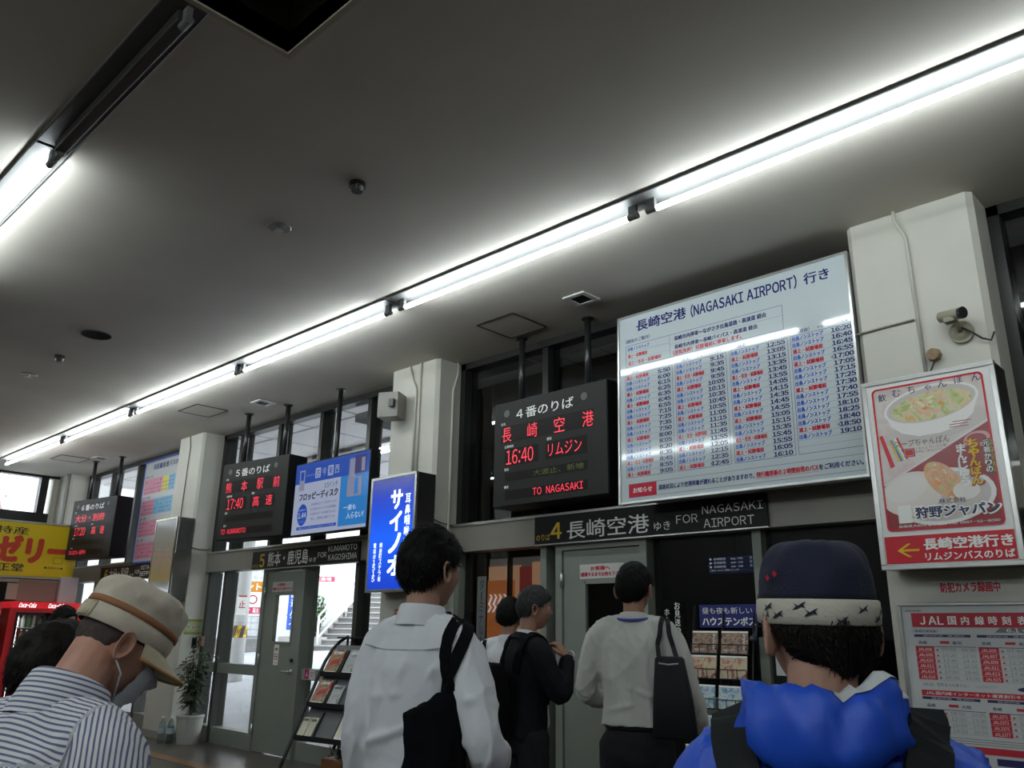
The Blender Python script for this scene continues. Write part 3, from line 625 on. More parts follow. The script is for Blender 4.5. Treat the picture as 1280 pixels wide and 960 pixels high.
s.t(whiteink, '長崎空港行き', .25, .105, .70, .168, y=yo-.001, bold=.03).t(whiteink, 'リムジンバスのりば', .25, .045, .70, .088, y=yo-.001, bold=.02)
s.done()
# ---------------- security wording and airline timetable on the right column ----------------
t = thing('wall_notice', 'red lettering about security cameras on the right column below the food sign', 'notice', (-1.60, 5.298, 1.64))
MB().box(0, .36, -.001, .0015, 0, .10).build('notice_film', mat('notice_clear', (.55, .53, .48), .4), t)
s = Sheet(t); s.t(redink, '防犯カメラ録画中', .025, .022, .335, .078, bold=.03, y=-.002); s.done()
T = thing('airline_timetable', 'white airline timetable with red header on the right column behind the blue jacket', 'timetable', (-1.815, 5.25, .62)); W, H = .86, .985
MB().box(.008, W-.008, 0, .035, .008, H-.008).build('timetable_panel', mat('poster_white', (.56, .57, .57), .3), T)
for nm, b in (('top_frame', (0, W, -.012, .05, H-.02, H)), ('bottom_frame', (0, W, -.012, .05, 0, .02)), ('side_frame', (0, .02, -.012, .05, .02, H-.02)), ('side_frame', (W-.02, W, -.012, .05, .02, H-.02))):
    MB().box(*b).build(nm, alu, T, bevel=.005)
s = Sheet(T); jr = ink('airline_red', (.50, .03, .05), .3); jn = ink('airline_navy', (.03, .03, .12), .3)
s.t(jn, 'JAPAN AIRLINES', .04, .935, .13, .943, bold=.02)
s.rect(jr, .072, .83, .847, .926)
for c, x in (('J', .118), ('A', .165), ('L', .215), ('国', .269), ('内', .339), ('線', .41), ('時', .478), ('刻', .545), ('表', .62)): s.t(whiteink, c, x, .862, h=.045, bold=.02, y=-.0014)
s.poly(ink_grey, [(.50, .82), (.53, .846), (.83, .846), (.83, .82)]).t(whiteink, '6.1 ▸ 6.30', .56, .823, .78, .843, y=-.0014, bold=.01)
s.t(jn, '〔長崎空港発着〕', .075, .818, .205, .832, bold=.01)
import itertools
def tab(x, ztop, rows, dest, n):
    s.rect(jn, x, x+.30, ztop+.052, ztop+.066).t(whiteink, '出発 DEPARTURE      到着 ARRIVAL', x+.05, ztop+.055, x+.27, ztop+.063, y=-.0014, bold=0)
    s.t(jn, '長崎', x+.02, ztop+.012, x+.065, ztop+.03).t(jn, dest, x+.20, ztop+.012, x+.25, ztop+.03).rect(jr, x+.135, x+.185, ztop+.016, ztop+.03).line(jn, x, ztop, x+.32, ztop, .003)
    for k, (fn, a, b) in enumerate(rows):
        zb = ztop-(k+1)*.030
        s.rect(jr, x, x+.10, zb, zb+.0285).t(whiteink, fn, x+.012, zb+.006, x+.088, zb+.022, bold=0, y=-.0014)
        s.t(jr, '▲', x+.11, zb+.007, h=.012).t(ink_grey, a, x+.14, zb+.006, x+.215, zb+.023, bold=.0).t(ink_grey, b, x+.245, zb+.006, x+.315, zb+.023, bold=.0).line(ink_grey, x+.10, zb, x+.32, zb, .001)
tab(.076, .741, [('JAL606', '07:55', '09:35'), ('JAL608', '10:20', '12:00'), ('JAL610', '12:40', '14:20'), ('JAL612', '15:15', '16:55'), ('JAL614', '17:00', '18:45'), ('JAL616', '20:20', '22:00')], '東京', 6)
tab(.408, .741, [('JAL605', '07:40', '09:35'), ('JAL607', '10:05', '12:00'), ('JAL609', '12:30', '14:25'), ('JAL611', '14:25', '16:20'), ('JAL613', '17:40', '19:35'), ('JAL615', '19:10', '21:05')], '長崎', 6)
s.t(jn, 'JALは、空をもっと近くに。', .09, .528, .33, .545, bold=0).rect(jr, .08, .83, .474, .505).t(whiteink, 'JAL国内線インターネット運賃割引キャンペーン実施中', .10, .481, .81, .499, bold=.005, y=-.0014)
s.disc(ink('plane_grey', (.5, .5, .52)), .42, .535, .06, .008, rot=.05).disc(jn, .62, .53, .05, .012, rot=.03)
tab(.08, .403, [('JAL2372', '08:55', '10:05'), ('JAL2374', '12:20', '13:30'), ('JAL2376', '15:50', '17:00'), ('JAL2378', '19:15', '20:25')], '大阪', 4)
tab(.415, .403, [('JAL2371', '07:10', '08:25'), ('JAL2373', '10:35', '11:50'), ('JAL2375', '14:05', '15:20'), ('JAL2377', '17:30', '18:45')], '長崎', 4)
for k in range(3): s.line(ink_grey, .10, .262-.012*k, .72, .262-.012*k, .003)
s.rect(jr, .08, .80, .19, .225).rect(jn, .08, .38, .14, .175).rect(jn, .42, .80, .14, .175)
s.done()
# ---------------- LCD advertisement ----------------
T = thing('advertising_screen', 'hanging LCD screen with a blue and white floppy disk advertisement', 'screen', (-8.49, 5.20, 2.43)); W, H = 1.45, .845
MB().box(0, W, .0, .09, 0, H).build('screen_case', black, T, bevel=.008)
m = MB(); m.cyl((.62, .12, H-.4), (.62, .12, CZ-2.43), .028, 16); m.build('hanging_pole', blackm, T, smooth=True)
m = MB(); m.cyl((.62, .12, CZ-2.43-.012), (.62, .12, CZ-2.43), .06, 20); m.build('pole_flange', blackm, T)
MB().box(.42, .82, .09, .12, .25, .6).build('mount_plate', darkst, T)
def sc(n, c, e=.22): return mat('screen_'+n, (.02, .02, .02), .15, emit=c, es=e)
s = Sheet(T); L = sc('pale', (.55, .62, .85)); Bd = sc('blue', (.015, .10, .62)); Bl = sc('sky', (.03, .30, .85)); Dn = sc('navy', (.01, .012, .06)); Wt = sc('white', (.75, .8, .9), .42); Gy = sc('lilac', (.36, .38, .55)); Pu = sc('purple', (.06, .05, .22))
e = .014
s.rect(L, e, W-e, e, H-e, y=-.001).rect(Bd, e, W-e, .60, H-e, y=-.002).rect(Bl, .93, W-e, .03, .60, y=-.002).rect(L, e, W-e, e, .05, y=-.0022)
s.rect(Gy, 1.08, 1.2, .38, .78, y=-.003).rect(Gy, 1.08, 1.34, .60, .63, y=-.0032).rect(Pu, 1.18, 1.38, .60, .80, y=-.0034).rect(Gy, 1.30, 1.36, .62, .77, y=-.0036).rect(Gy, 1.06, 1.32, .36, .57, y=-.003).rect(Bl, 1.19, 1.26, .38, .55, y=-.0034)
s.rect(Gy, .10, .21, .52, .76, y=-.003).rect(Bd, .12, .19, .64, .74, y=-.0034)
for i, c in enumerate('古今東西'):
    x = .42+i*.125
    if i % 2 == 0: s.rect(L, x, x+.105, .64, .755, y=-.003); s.t(Bd, c, x+.012, .652, x+.093, .743, y=-.004)
    else: s.t(L, c, x+.01, .65, x+.095, .745, y=-.004, bold=0)
s.t(L, 'コンピュータ', .24, .675, .40, .70, y=-.004, bold=0)
s.t(Dn, '3.5インチ', .62, .505, .88, .565, y=-.004, bold=0).t(Dn, 'フロッピーディスク', .13, .40, .89, .485, y=-.004, bold=.035)
s.disc(Bd, .215, .235, .10, .125, y=-.003).t(L, '1.44', .135, .20, .295, .26, y=-.004, bold=.03).t(L, 'MEGABYTE', .15, .28, .28, .30, y=-.004).t(L, 'フォーマット', .16, .15, .27, .17, y=-.004, bold=0)
for i, c in enumerate(('1990年代にワープロやゲームで', '広く使われたディスクの記憶容量。', 'CD1枚分のデータを保存するには、', '何と、何百枚も重ねていた。')): s.t(Pu, c, .38+.02*(i == 3), .325-i*.055, .88, .355-i*.055, y=-.004, bold=0)
s.rect(Bd, .12, .90, .065, .10, y=-.003).t(L, '歴史とともに変わりゆく記憶メディアの世界', .16, .072, .86, .092, y=-.004, bold=0)
s.t(Wt, '一曲も', 1.02, .215, 1.24, .275, y=-.004, bold=-.01, slant=.1).t(Wt, '入らない!', 1.08, .12, 1.38, .19, y=-.004, bold=-.01, slant=.1)
s.done()
# ---------------- long-distance timetable in the far bay ----------------
T = thing('wall_timetable', 'blue-edged long-distance bus timetable with pink and yellow boxes in the far window', 'timetable', (-13.62, 5.52, 2.36)); W, H = 1.6, 1.66
MB().box(0, W, 0, .03, 0, H).build('timetable_panel', mat('poster_pale', (.42, .44, .45), .35), T)
bl = ink('frame_blue', (.02, .05, .35))
for b in ((0, W, -.008, .035, H-.03, H), (0, W, -.008, .035, 0, .03), (0, .02, -.008, .035, .03, H-.03), (W-.02, W, -.008, .035, .03, H-.03)): MB().box(*b).build('timetable_frame', bl, T)
s = Sheet(T); pk = ink('box_pink', (.60, .22, .30)); ye = ink('box_yellow', (.65, .58, .06)); lb = ink('box_blue', (.15, .38, .58))
s.t(navy, '長距離高速バスのりば', .32, 1.49, 1.42, 1.58, bold=.015)
for i, (z, cc) in enumerate(((1.10, (pk, pk, pk, ye, lb)), (.76, (pk, pk, lb, lb, lb)), (.42, (pk, pk, pk, ye, ye)), (.08, (pk, pk, pk, pk, ye)))):
    s.t(navy, ('佐世保・大村', '熊本・鹿児島', '福岡・博多', '大阪・京都')[i], .06, z+.262, h=.045, bold=0)
    for k, c in enumerate(cc):
        s.rect(c, .06+k*.22, .28+k*.22, z, z+.25)
        for r_ in range(4):
            for q_ in range(2):
                if rng.random() < .8: s.t(navy, '%d:%02d' % (rng.integers(6, 21), rng.integers(0, 11)*5), .075+k*.22+q_*.1, z+.02+r_*.06, h=.022, bold=.01, y=-.0014)
s.done()
# ---------------- notices on doors, glass and columns ----------------
paper = mat('paper_white', (.62, .60, .57), .6)
def notice(name, label, cat, loc, W, H, fn, rz=0, m_=None, group=None, th=.0015):
    t = thing(name, label, cat, loc, rz, group); MB().box(0, W, 0, th, 0, H).build('notice_sheet', m_ or paper, t); s = Sheet(t); fn(s); s.done(); return t
def fdoor(s): s.t(redink, 'お客様へ', .12, .068, .32, .102, bold=.03).t(redink, '誘導するまでお待ち下さい', .015, .018, .445, .052, bold=.03)
notice('door_notice', 'white notice with red writing on the middle door above its window', 'notice', (-4.53, 5.616, 1.85), .46, .12, fdoor, group='notices asking passengers to wait')
notice('door_notice', 'white notice with red writing on the far door above its window', 'notice', (-9.47, 5.616, 1.85), .46, .12, fdoor, group='notices asking passengers to wait')
def nosm(s):
    s.rect(whiteink, .005, .105, .005, .235); s.disc(redink, .055, .10, .042, y=-.001).disc(whiteink, .055, .10, .033, y=-.0013)
    s.line(redink, .03, .125, .08, .075, .008, y=-.0018).rect(blackink, .03, .08, .096, .104, y=-.0016).t(blackink, '禁煙', .025, .165, .085, .20, bold=.02).t(redink, 'NO SMOKING', .012, .02, .098, .035, bold=0)
notice('smoking_notice', 'narrow white no smoking sign on the far door', 'notice', (-9.30, 5.616, .99), .11, .24, nosm)
def card(s): s.rect(ink('card_red', (.35, .02, .10)), .005, .10, .005, .11).t(whiteink, '人', .03, .03, .08, .08, y=-.0014).t(blackink, '非常口', .12, .06, .20, .085, bold=0).t(blackink, '押す', .13, .03, .19, .05, bold=0)
notice('rail_notice', 'small red and white card on the rail beside the far door', 'notice', (-8.62, 5.625, .86), .22, .105, card)
def ngl(s):
    s.v(whiteink, 'ターミナル内', .06, .78, .11, wd=.07, y=-.001, bold=0).v(whiteink, '工事中', .06, .12, .10, y=-.001)
notice('glass_notice', 'tall grey strip with vertical writing behind the glass left of the middle door', 'notice', (-5.86, 5.69, 1.12), .12, .80, lambda s: s.v(blackink, 'ターミナル内工', .06, .77, .105, wd=.06, bold=0), m_=mat('strip_grey', (.16, .17, .17), .5))
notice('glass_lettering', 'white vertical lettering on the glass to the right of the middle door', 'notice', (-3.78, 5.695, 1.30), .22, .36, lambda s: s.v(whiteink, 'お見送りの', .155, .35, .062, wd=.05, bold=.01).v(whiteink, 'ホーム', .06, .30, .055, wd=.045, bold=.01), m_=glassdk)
def gp(s):
    s.rect(ink('green_print', (.22, .28, .04)), 0, .25, .17, .2).rect(ink('green_print', ()), 0, .25, 0, .03); s.disc(ink('pale_green', (.45, .5, .35)), .055, .10, .045).disc(ink('pale_green', ()), .135, .09, .04).disc(ink('pale_green', ()), .205, .1, .035)
    s.t(blackink, '安全', .03, .085, .08, .12, bold=0).t(redink, '確認', .11, .075, .16, .11, bold=0).t(blackink, '禁止', .18, .085, .23, .12, bold=0)
pg = mat('poster_green', (.40, .42, .22), .5)
notice('small_poster', 'small green and yellow poster on the side of the far column', 'poster', (-11.196, 5.36, 1.32), .25, .2, gp, rz=R(90), m_=pg)
t = thing('wall_switch', 'small dark switch plate on the side of the far column', 'switch', (-11.196, 5.49, 1.15), R(90)); MB().box(0, .07, -.006, 0, 0, .13).build('switch_plate', darkst, t, bevel=.002); MB().box(.02, .05, -.012, -.006, .035, .095).build('switch_rocker', black, t)
def keybox(lb, loc):
    t = thing('key_box', lb, 'switch', loc, 0, 'brown key switch boxes beside the windows'); MB().box(0, .09, -.05, 0, 0, .13).build('box_body', mat('brown_box', (.20, .12, .08), .5), t, bevel=.004)
    m = MB(); m.cyl((.045, -.05, .07), (.045, -.058, .07), .012, 12); m.build('box_key', alu, t)
keybox('small brown key box beside the plant and the far windows', (-11.18, 5.62, 1.17)); keybox('small brown key box on the frame behind the man with the tote bag', (-6.09, 5.62, 1.20))
notice('column_notice', 'dark red strip notice low on the middle column', 'notice', (-6.62, 5.298, 1.555), .26, .055, lambda s: s.t(whiteink, '乗務員からのお願い', .02, .015, .24, .038, bold=0), m_=ink('strip_red', (.40, .05, .07)))
notice('column_notice', 'white paper notice with black vertical writing on the middle column', 'notice', (-6.80, 5.298, .85), .56, .68, lambda s: s.v(blackink, '貸切バス', .05, .6, .09, wd=.06, bold=.02).v(blackink, '高速バス', .18, .55, .06, bold=0), m_=mat('notice_cream', (.55, .53, .47), .6))
def bgp(s): s.rect(ink('frame_blue', ()), .01, .29, .14, .24).t(whiteink, 'バスグループ', .03, .195, .27, .225, bold=0, y=-.0014).t(whiteink, '自動 発券', .05, .15, .25, .18, bold=0, y=-.0014).disc(blackink, .15, .32, .12, .04, rot=.3).t(blackink, '（長崎県）', .05, .09, .25, .12, bold=0)
notice('small_poster', 'small white and blue poster on the middle column side, by the young man\'s chin', 'poster', (-6.116, 5.34, 1.22), .30, .40, bgp, rz=R(90))
notice('column_notice', 'white and orange notice low on the far column below the cap brim', 'notice', (-11.85, 5.298, 1.0), .42, .14, lambda s: s.rect(ink('orange_red', (.55, .12, .05)), .03, .39, .03, .08).t(whiteink, '駐車禁止', .06, .035, .36, .075, y=-.0014), m_=paper)
# ---------------- outdoors behind the glass ----------------
G0 = lambda y: .0 if y < 6.2 else .094*(y-6.2)
m = MB(); m.add([(-60, 5.8, -.02), (-6.6, 5.8, -.02), (-6.6, 6.2, -.02), (-60, 6.2, -.02), (-60, 60, G0(60)-.02), (14, 60, G0(60)-.02), (14, 5.8, -.02), (14, 6.2, -.02)], [(0, 1, 2, 3), (1, 6, 7, 2), (3, 7, 5, 4)])
tag(m.build('road', asph), kind='structure')
m = MB(); m.box(-60, -17.2, -30, 5.8, -.1, -.02); tag(m.build('pavement', conc), kind='structure')
cn = struct('canopy', (-25, 5.85, 4.55))
cpm = mat('canopy_panel', (.66, .64, .65), .7, bump=.1); 
MB().box(0, 34, 0, 6.4, .06, .3).build('canopy_slab', mat('canopy_joint', (.92, .92, .92), .7), cn)
me = MB().box(0, 1.18, 0, 1.18, 0, .05).mesh('canopy_tile')
for i in range(16):
    for j in range(5): mkobj('panel', me, cpm, cn, loc=(5+i*1.25, .1+j*1.25, 0))
for y in (2.55,): MB().box(10.2, 24, y, y+.12, -.08, .0).build('canopy_rail', darkst, cn); MB().box(10.2, 24, y+.32, y+.44, -.08, .0).build('canopy_rail', darkst, cn); MB().box(10.2, 10.32, y, y+.44, -.08, 0).build('canopy_rail', darkst, cn)
MB().box(0, 34, 6.3, 6.42, -.25, .3).build('canopy_fascia', mat('fascia_grey', (.4, .4, .4), .6), cn)
t = thing('canopy_light', 'tube light under the bus bay canopy outside, seen past the advertising screen', 'ceiling light', (-11.9, 8.75, 4.5))
m = MB(); m.cyl((0, 0, -.06), (2.3, 0, -.06), .018, 12); m.build('tube', tubem, t, smooth=True); MB().box(-.05, 2.35, -.05, .05, -.035, 0).build('channel', chanm, t)
# stairs
a_ = Vector((-.836, .548, 0)); rr2 = Vector((.548, .836, 0)); u_ = (rr2*.52+a_*.854); w_ = (rr2*.854-a_*.52)
st = thing('staircase', 'grey concrete staircase climbing to the right outside the far door', 'stairs', (-22.5, 14.85, .80))
stepm = mat('step_concrete', (.42, .41, .40), .8, bump=.3, bscale=12, var=.15, vscale=1.5); risem = mat('step_riser', (.20, .195, .19), .85, var=.2, vscale=1.5)
def onb(p): return Vector(p)
MX = Matrix((( w_.x, u_.x, 0, 0), (w_.y, u_.y, 0, 0), (0, 0, 1, 0), (0, 0, 0, 1)))
for k in range(24):
    hz = .17*k; yy = .30*k+(1.6 if k >= 17 else 0)
    m = MB(); m.box(0, 6, yy+.03, yy+(.34 if k != 16 else 1.95), hz, hz+.13, MX); o = m.build('step', risem, st)
    m = MB(); m.box(-.02, 6, yy, yy+(.34 if k != 16 else 1.95), hz+.13, hz+.17, MX); m.build('tread', stepm, o)
whp = mat('white_rail_paint', (.8, .8, .82), .4)
def railing(label, x, y0, y1, z0, grp, n=6):
    t = thing('stair_railing', label, 'railing', (-22.5, 14.85, .80), group=grp)
    zf = lambda y: z0+.17*y/.30
    for k in range(n):
        y = y0+(y1-y0)*k/(n-1); m = MB(); m.tube([MX @ Vector((x, y, zf(y)-.1)), MX @ Vector((x, y, zf(y)+.85))], .035, 10); m.build('post', whp, t, smooth=True)
    for h in (.85, .62, .2): m = MB(); m.tube([MX @ Vector((x, y0, zf(y0)+h)), MX @ Vector((x, y1, zf(y1)+h))], .032, 10); m.build('rail', whp, t, smooth=True)
railing('white pipe railing up the near-left edge of the outdoor staircase', .1, .15, 5.2, .1, 'white stair railings', 4)
railing('thin white handrail between the two flights of the outdoor staircase', 3.2, .9, 5.2, .1, 'white stair railings', 4)
MB().box(-.25, 0, 0, 7, -.2, .12, MX @ Matrix.Rotation(math.atan(.17/.30), 4, 'X')).build('stair_stringer', stepm, st)
# walls beyond
def faced(name, c, half, d0, z0, z1, m_, kind='structure'):
    mm = Matrix(((rr2.x, a_.x, 0, 0), (rr2.y, a_.y, 0, 0), (0, 0, 1, 0), (0, 0, 0, 1)))
    o = MB().box(-half, half, 0, d0, z0, z1, mm).build(name, m_, None, loc=c); o['kind'] = kind; return o
faced('wall_far', (-29.0, 19.0, 0), 26, .4, 0, 10, mat('far_plaster', (.62, .63, .64), .8, bump=.1))
bd = thing('tiled_building', 'pale tiled building wall outside between the far door and the stairs', 'building', (-25.1, 13.2, .6), math.atan2(rr2.y, rr2.x))
MB().box(-3.6, 1.35, .05, 2.0, 0, 6.5).build('wall', mat('tile_backing', (.45, .46, .47), .8), bd)
tm_ = mat('pale_tile', (.55, .56, .58), .5); te = MB().box(0, .19, 0, .05, 0, .19).mesh('wall_tile')
for i in range(6):
    for j in range(16): mkobj('tile', te, tm_, bd, loc=(.1+i*.2, 0, .6+j*.2))
MB().box(-3.6, .0, .0, .05, 0, 6.5).build('plaster_panel', mat('plaster_pale', (.60, .60, .61), .8), bd)
MB().box(-3.6, 1.35, -.03, .06, 0, .5).build('plinth', risem, bd)
t = thing('utility_pole', 'concrete pole with a yellow and black striped guard outside', 'pole', (-17.5, 9.65, .3))
m = MB(); m.cyl((0, 0, 0), (0, 0, 4.2), .17, 20, .15); m.build('pole_shaft', conc, t, smooth=True)
m = MB(); m.cyl((0, 0, .92), (0, 0, 1.17), .178, 20); m.build('striped_guard', mat('guard_black', (.02, .02, .02), .5), t)
for k in range(6):
    m = MB(); a0 = k*math.pi/3; pts = []
    for zz, sh in ((.92, 0), (1.17, .35)):
        for aa in (0, .26, .52): pts.append((.182*math.cos(a0+aa+sh), .182*math.sin(a0+aa+sh), zz))
    m.add(pts, [(0, 1, 4, 3), (1, 2, 5, 4)]); m.build('yellow_stripe', mat('guard_yellow', (.8, .5, .02), .5), t)
def outsign(label, loc, W, H, fn, base=whiteink, grp='signs outside the bus bay'):
    t = thing('street_sign', label, 'sign', loc, math.atan2(rr2.y, rr2.x), grp); MB().box(0, W, 0, .05, 0, H).build('sign_board', base, t); s = Sheet(t); fn(s); s.done(); return t
def so1(s):
    s.rect(ink('orange', (.75, .30, .02)), 0, .95, .62, .9, y=-.003).t(whiteink, 'ント開催', .05, .66, .9, .86, y=-.006, bold=.03).disc(redink, .25, .42, .12, y=-.004).disc(whiteink, .25, .42, .09, y=-.005).disc(blueink, .65, .42, .14, y=-.004).disc(whiteink, .65, .42, .10, y=-.005).t(blueink, 'C', .58, .36, .72, .48, y=-.006)
    s.rect(ink('hot_pink', (.7, .05, .15)), 0, .95, .05, .22, y=-.003).t(whiteink, 'P 駐車場', .1, .07, .8, .2, y=-.006)
outsign('orange and white advertising board behind the striped pole outside', (-21.0, 11.6, 1.75), .95, .92, so1)
outsign('small white notice strapped to the striped pole', (-17.30, 9.42, 1.7), .2, .4, lambda s: s.t(redink, '止', .04, .15, .18, .3, y=-.004).line(redink, .02, .4, .2, .4, .03, y=-.004))
outsign('tall dark blue banner seen through the window of the far door', (-22.3, 13.8, 1.4), .35, 1.3, lambda s: s.v(whiteink, '高速バス', .17, 1.15, .26, wd=.2, y=-.006), blueink)
outsign('pink and white banner seen at the top of the far door window', (-21.9, 13.9, 2.75), 1.0, .3, lambda s: s.rect(ink('hot_pink', ()), 0, 1, .05, .2, y=-.003).t(whiteink, '有料駐車場', .1, .07, .9, .18, y=-.006), whiteink)
# bush beside the stairs
leafm = mat('bush_leaf', (.05, .12, .025), .6, var=.4, vscale=3)
t = thing('bush', 'bright green bush beside the foot of the outdoor stairs', 'bush', (-23.1, 15.0, .85))
m = MB()
for k in range(2600):
    p = Vector(rng.normal(size=3)); p.normalize(); p = Vector((p.x*.55, p.y*.55, p.z*.6+1.05))*float(rng.uniform(.6, 1.05)); d = Vector(rng.normal(size=3)).normalized(); e = d.cross(Vector((0, 0, 1))).normalized()
    m.add([p, p+d*.06+e*.035, p+d*.13, p+d*.06-e*.035], [(0, 1, 2, 3)])
tag(m.build('foliage', leafm, t), kind='stuff')
m = MB(); [m.tube([(0, 0, 0), (x*.4, y*.4, .5), (x, y, 1.0)], [.03, .02, .01], 6) for x, y in ((.3, .1), (-.2, .3), (-.3, -.2), (.2, -.3), (0, 0))]; m.build('stems', mat('stem_brown', (.1, .06, .03), .8), t)
MB().box(-.9, .6, -.4, .4, 0, .35).build('planter_kerb', stepm, t)
# street sign with red marks beyond the left windows
t = thing('street_sign', 'tall white sign with red marks seen through the windows above the yellow shop sign', 'sign', (-24, 5.9, 0), R(90), 'signs outside the bus bay')
MB().box(0, .55, 0, .1, 0, 6.2).build('sign_board', whiteink, t); s = Sheet(t); s.v(ink('pale_red', (.6, .3, .3)), 'バス会館前', .28, 6.05, .8, wd=.26, y=-.006, bold=.0); s.done()
tag(MB().box(-34, -33.5, -10, 14, 0, 9).build('wall_beyond_left', mat('beyond_white', (.75, .76, .78), .8)), kind='structure')
# ---------------- dim concourse behind the middle bay ----------------
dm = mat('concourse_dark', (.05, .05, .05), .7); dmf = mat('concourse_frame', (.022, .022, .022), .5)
cc = struct('wall_concourse')
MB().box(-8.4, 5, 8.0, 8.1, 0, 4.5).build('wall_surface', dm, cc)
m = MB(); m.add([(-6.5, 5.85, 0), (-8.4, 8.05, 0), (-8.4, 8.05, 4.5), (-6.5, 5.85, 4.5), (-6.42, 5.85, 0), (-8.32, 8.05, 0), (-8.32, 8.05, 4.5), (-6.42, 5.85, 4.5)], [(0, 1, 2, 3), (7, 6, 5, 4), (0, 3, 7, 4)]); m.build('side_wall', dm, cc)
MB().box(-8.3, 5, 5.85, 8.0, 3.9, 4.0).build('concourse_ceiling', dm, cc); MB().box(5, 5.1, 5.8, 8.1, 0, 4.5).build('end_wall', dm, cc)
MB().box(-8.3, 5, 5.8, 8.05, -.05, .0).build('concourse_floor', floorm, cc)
# shop front, its lighting put into self-glowing wall and counter colours
T = thing('lit_shop', 'orange lit shop front with white brush lettering seen through the middle glass', 'shop', (-7.93, 7.86, 0))
om = mat('glow_orange', (.6, .25, .08), .5, emit=(1, .30, .09), es=.22); om2 = mat('glow_peach', (.6, .4, .3), .5, emit=(1, .55, .33), es=.26); pm = mat('glow_rose', (.3, .1, .1), .5, emit=(.7, .12, .10), es=.15); pm2 = mat('glow_grey', (.3, .3, .3), .5, emit=(.5, .45, .42), es=.10)
zz = lambda z: 1.4+(z-1.4)*1.0+.12+.12*(z > 1.5)
def pan(n, x0, x1, z0, z1, m_, y=.03): MB().box(x0*.8, x1*.8, y, y+.03, zz(z0), zz(z1)).build(n, m_, T)
pan('shop_wall', .0, .62, 1.10, 1.82, om); pan('shop_header', 0.02, .62, 1.82, 2.0, om2); pan('side_panel', .62, .72, 1.1, 2.0, om2); pan('side_panel', .72, .98, 1.1, 1.98, pm); pan('side_panel', .98, 1.28, 1.1, 2.03, om2, .04); pan('back_glow_panel', 0, 1.28, 1.95, 2.1, pm2, .06); pan('shop_counter', 0, 1.28, .85, 1.02, om); pan('upper_glow_panel', 0, 1.28, 2.38, 2.62, pm2, .05)
for b in ((-.02, 1.3, 2.10, 2.34), (-.02, 1.3, 2.62, 2.72), (-.02, 1.3, 1.02, 1.10)): MB().box(b[0]*.8, b[1]*.8, -.03, .03, zz(b[2]), zz(b[3])).build('shop_beam', dmf, T)
for x in (-.05, .42, 1.02): MB().box(x, x+.035, -.04, .03, 0, 2.9).build('shop_mullion', dmf, T)
mb = MB()
for i in range(5):
    x = .03+i*.085; mb.tube([(x, .02, 1.66), (x+.05, .02, 1.72), (x+.01, .02, 1.76), (x+.06, .02, 1.85), (x+.03, .02, 1.88)], [(.006, .018)]*5, 6)
mb.build('brush_lettering', mat('lit_white', (.8, .8, .8), .5, emit=(.85, .9, 1), es=.45), T)
T = thing('information_screen', 'small dark screen with white and blue lines behind the glass right of the middle door', 'screen', (-4.04, 6.9, 1.94)); MB().box(0, .52, 0, .05, 0, .17).build('screen_case', black, T)
s = Sheet(T)
s.rect(sc('rowblue', (.02, .03, .10), .25), .01, .51, .01, .16, y=-.001)
for k, z in enumerate((.13, .095, .06)): s.t(Wt, '● 長崎駅前', .02, z, .19, z+.022, y=-.003, bold=0).t(Wt, '高速・空港', .24, z, .36, z+.016, y=-.003, bold=0).t(Wt, '①', .43, z, .45, z+.02, y=-.003)
s.t(Wt, 'ご案内：まもなく発車いたします', .02, .03, .32, .048, y=-.003, bold=0); s.done()
m = MB(); m.tube([(-3.78, 6.95, 2.12), (-3.78, 6.95, 3.89)], .02, 8); tag(m.build('screen_hanger', dmf), 'thin black rod holding the small information screen', 'rod')
# ---------------- brochure stand on the right, in front of the glass ----------------
T = thing('brochure_rack', 'dark wire brochure rack topped by a navy header board behind the navy cap', 'rack', (-3.36, 5.22, 0))
wire = mat('rack_wire', (.02, .02, .02), .35, .5)
TI = .10
def rk(x, y, z): return (x, y, z)
m = MB(); [m.tube([(x, 0, .02), (x, .30, 1.62)], .008, 8) for x in (0.0, .24, .48)]; m.build('upright', wire, T, smooth=True)
m = MB(); [m.tube([(x, 0, .02), (x, .34, .02)], .009, 8) for x in (0.0, .48)]; m.tube([(0, .0, .02), (.48, 0, .02)], .009, 8); m.build('rack_foot', wire, T, smooth=True)
hb = MB(); hb.box(.045, .50, .285, .295, 1.46, 1.62); H_ = hb.build('header_board', ink('header_navy', (.015, .02, .16)), T)
mb = MB(); tx(mb, '昼も夜も新しい', .07, 1.555, .47, 1.60, y=.283, bold=.0); tx(mb, 'ハウステンボス', .07, 1.475, .49, 1.53, y=.283, bold=.03); mb.build('lettering', whiteink, T)
rows_z = [1.30, 1.135, .94, .745, .55, .36]
for k, z in enumerate(rows_z):
    for j in range(2):
        x = .02+j*.235-.012*k*.3; y = .30*z/1.62-.02; m = MB()
        m.box(x, x+.21, y-.035, y-.031, z-.02, z-.014); m.tube([(x, y-.035, z+.045), (x+.21, y-.035, z+.045)], .003, 6); m.tube([(x, y-.035, z-.02), (x+.21, y-.035, z-.02)], .003, 6)
        for q_ in (0, .07, .14, .21): m.tube([(x+q_, y-.035, z-.02), (x+q_, y-.035, z+.045)], .0025, 6)
        m.box(x, x+.21, y-.035, y+.01, z-.022, z-.019)
        m.build('pocket', wire, T)
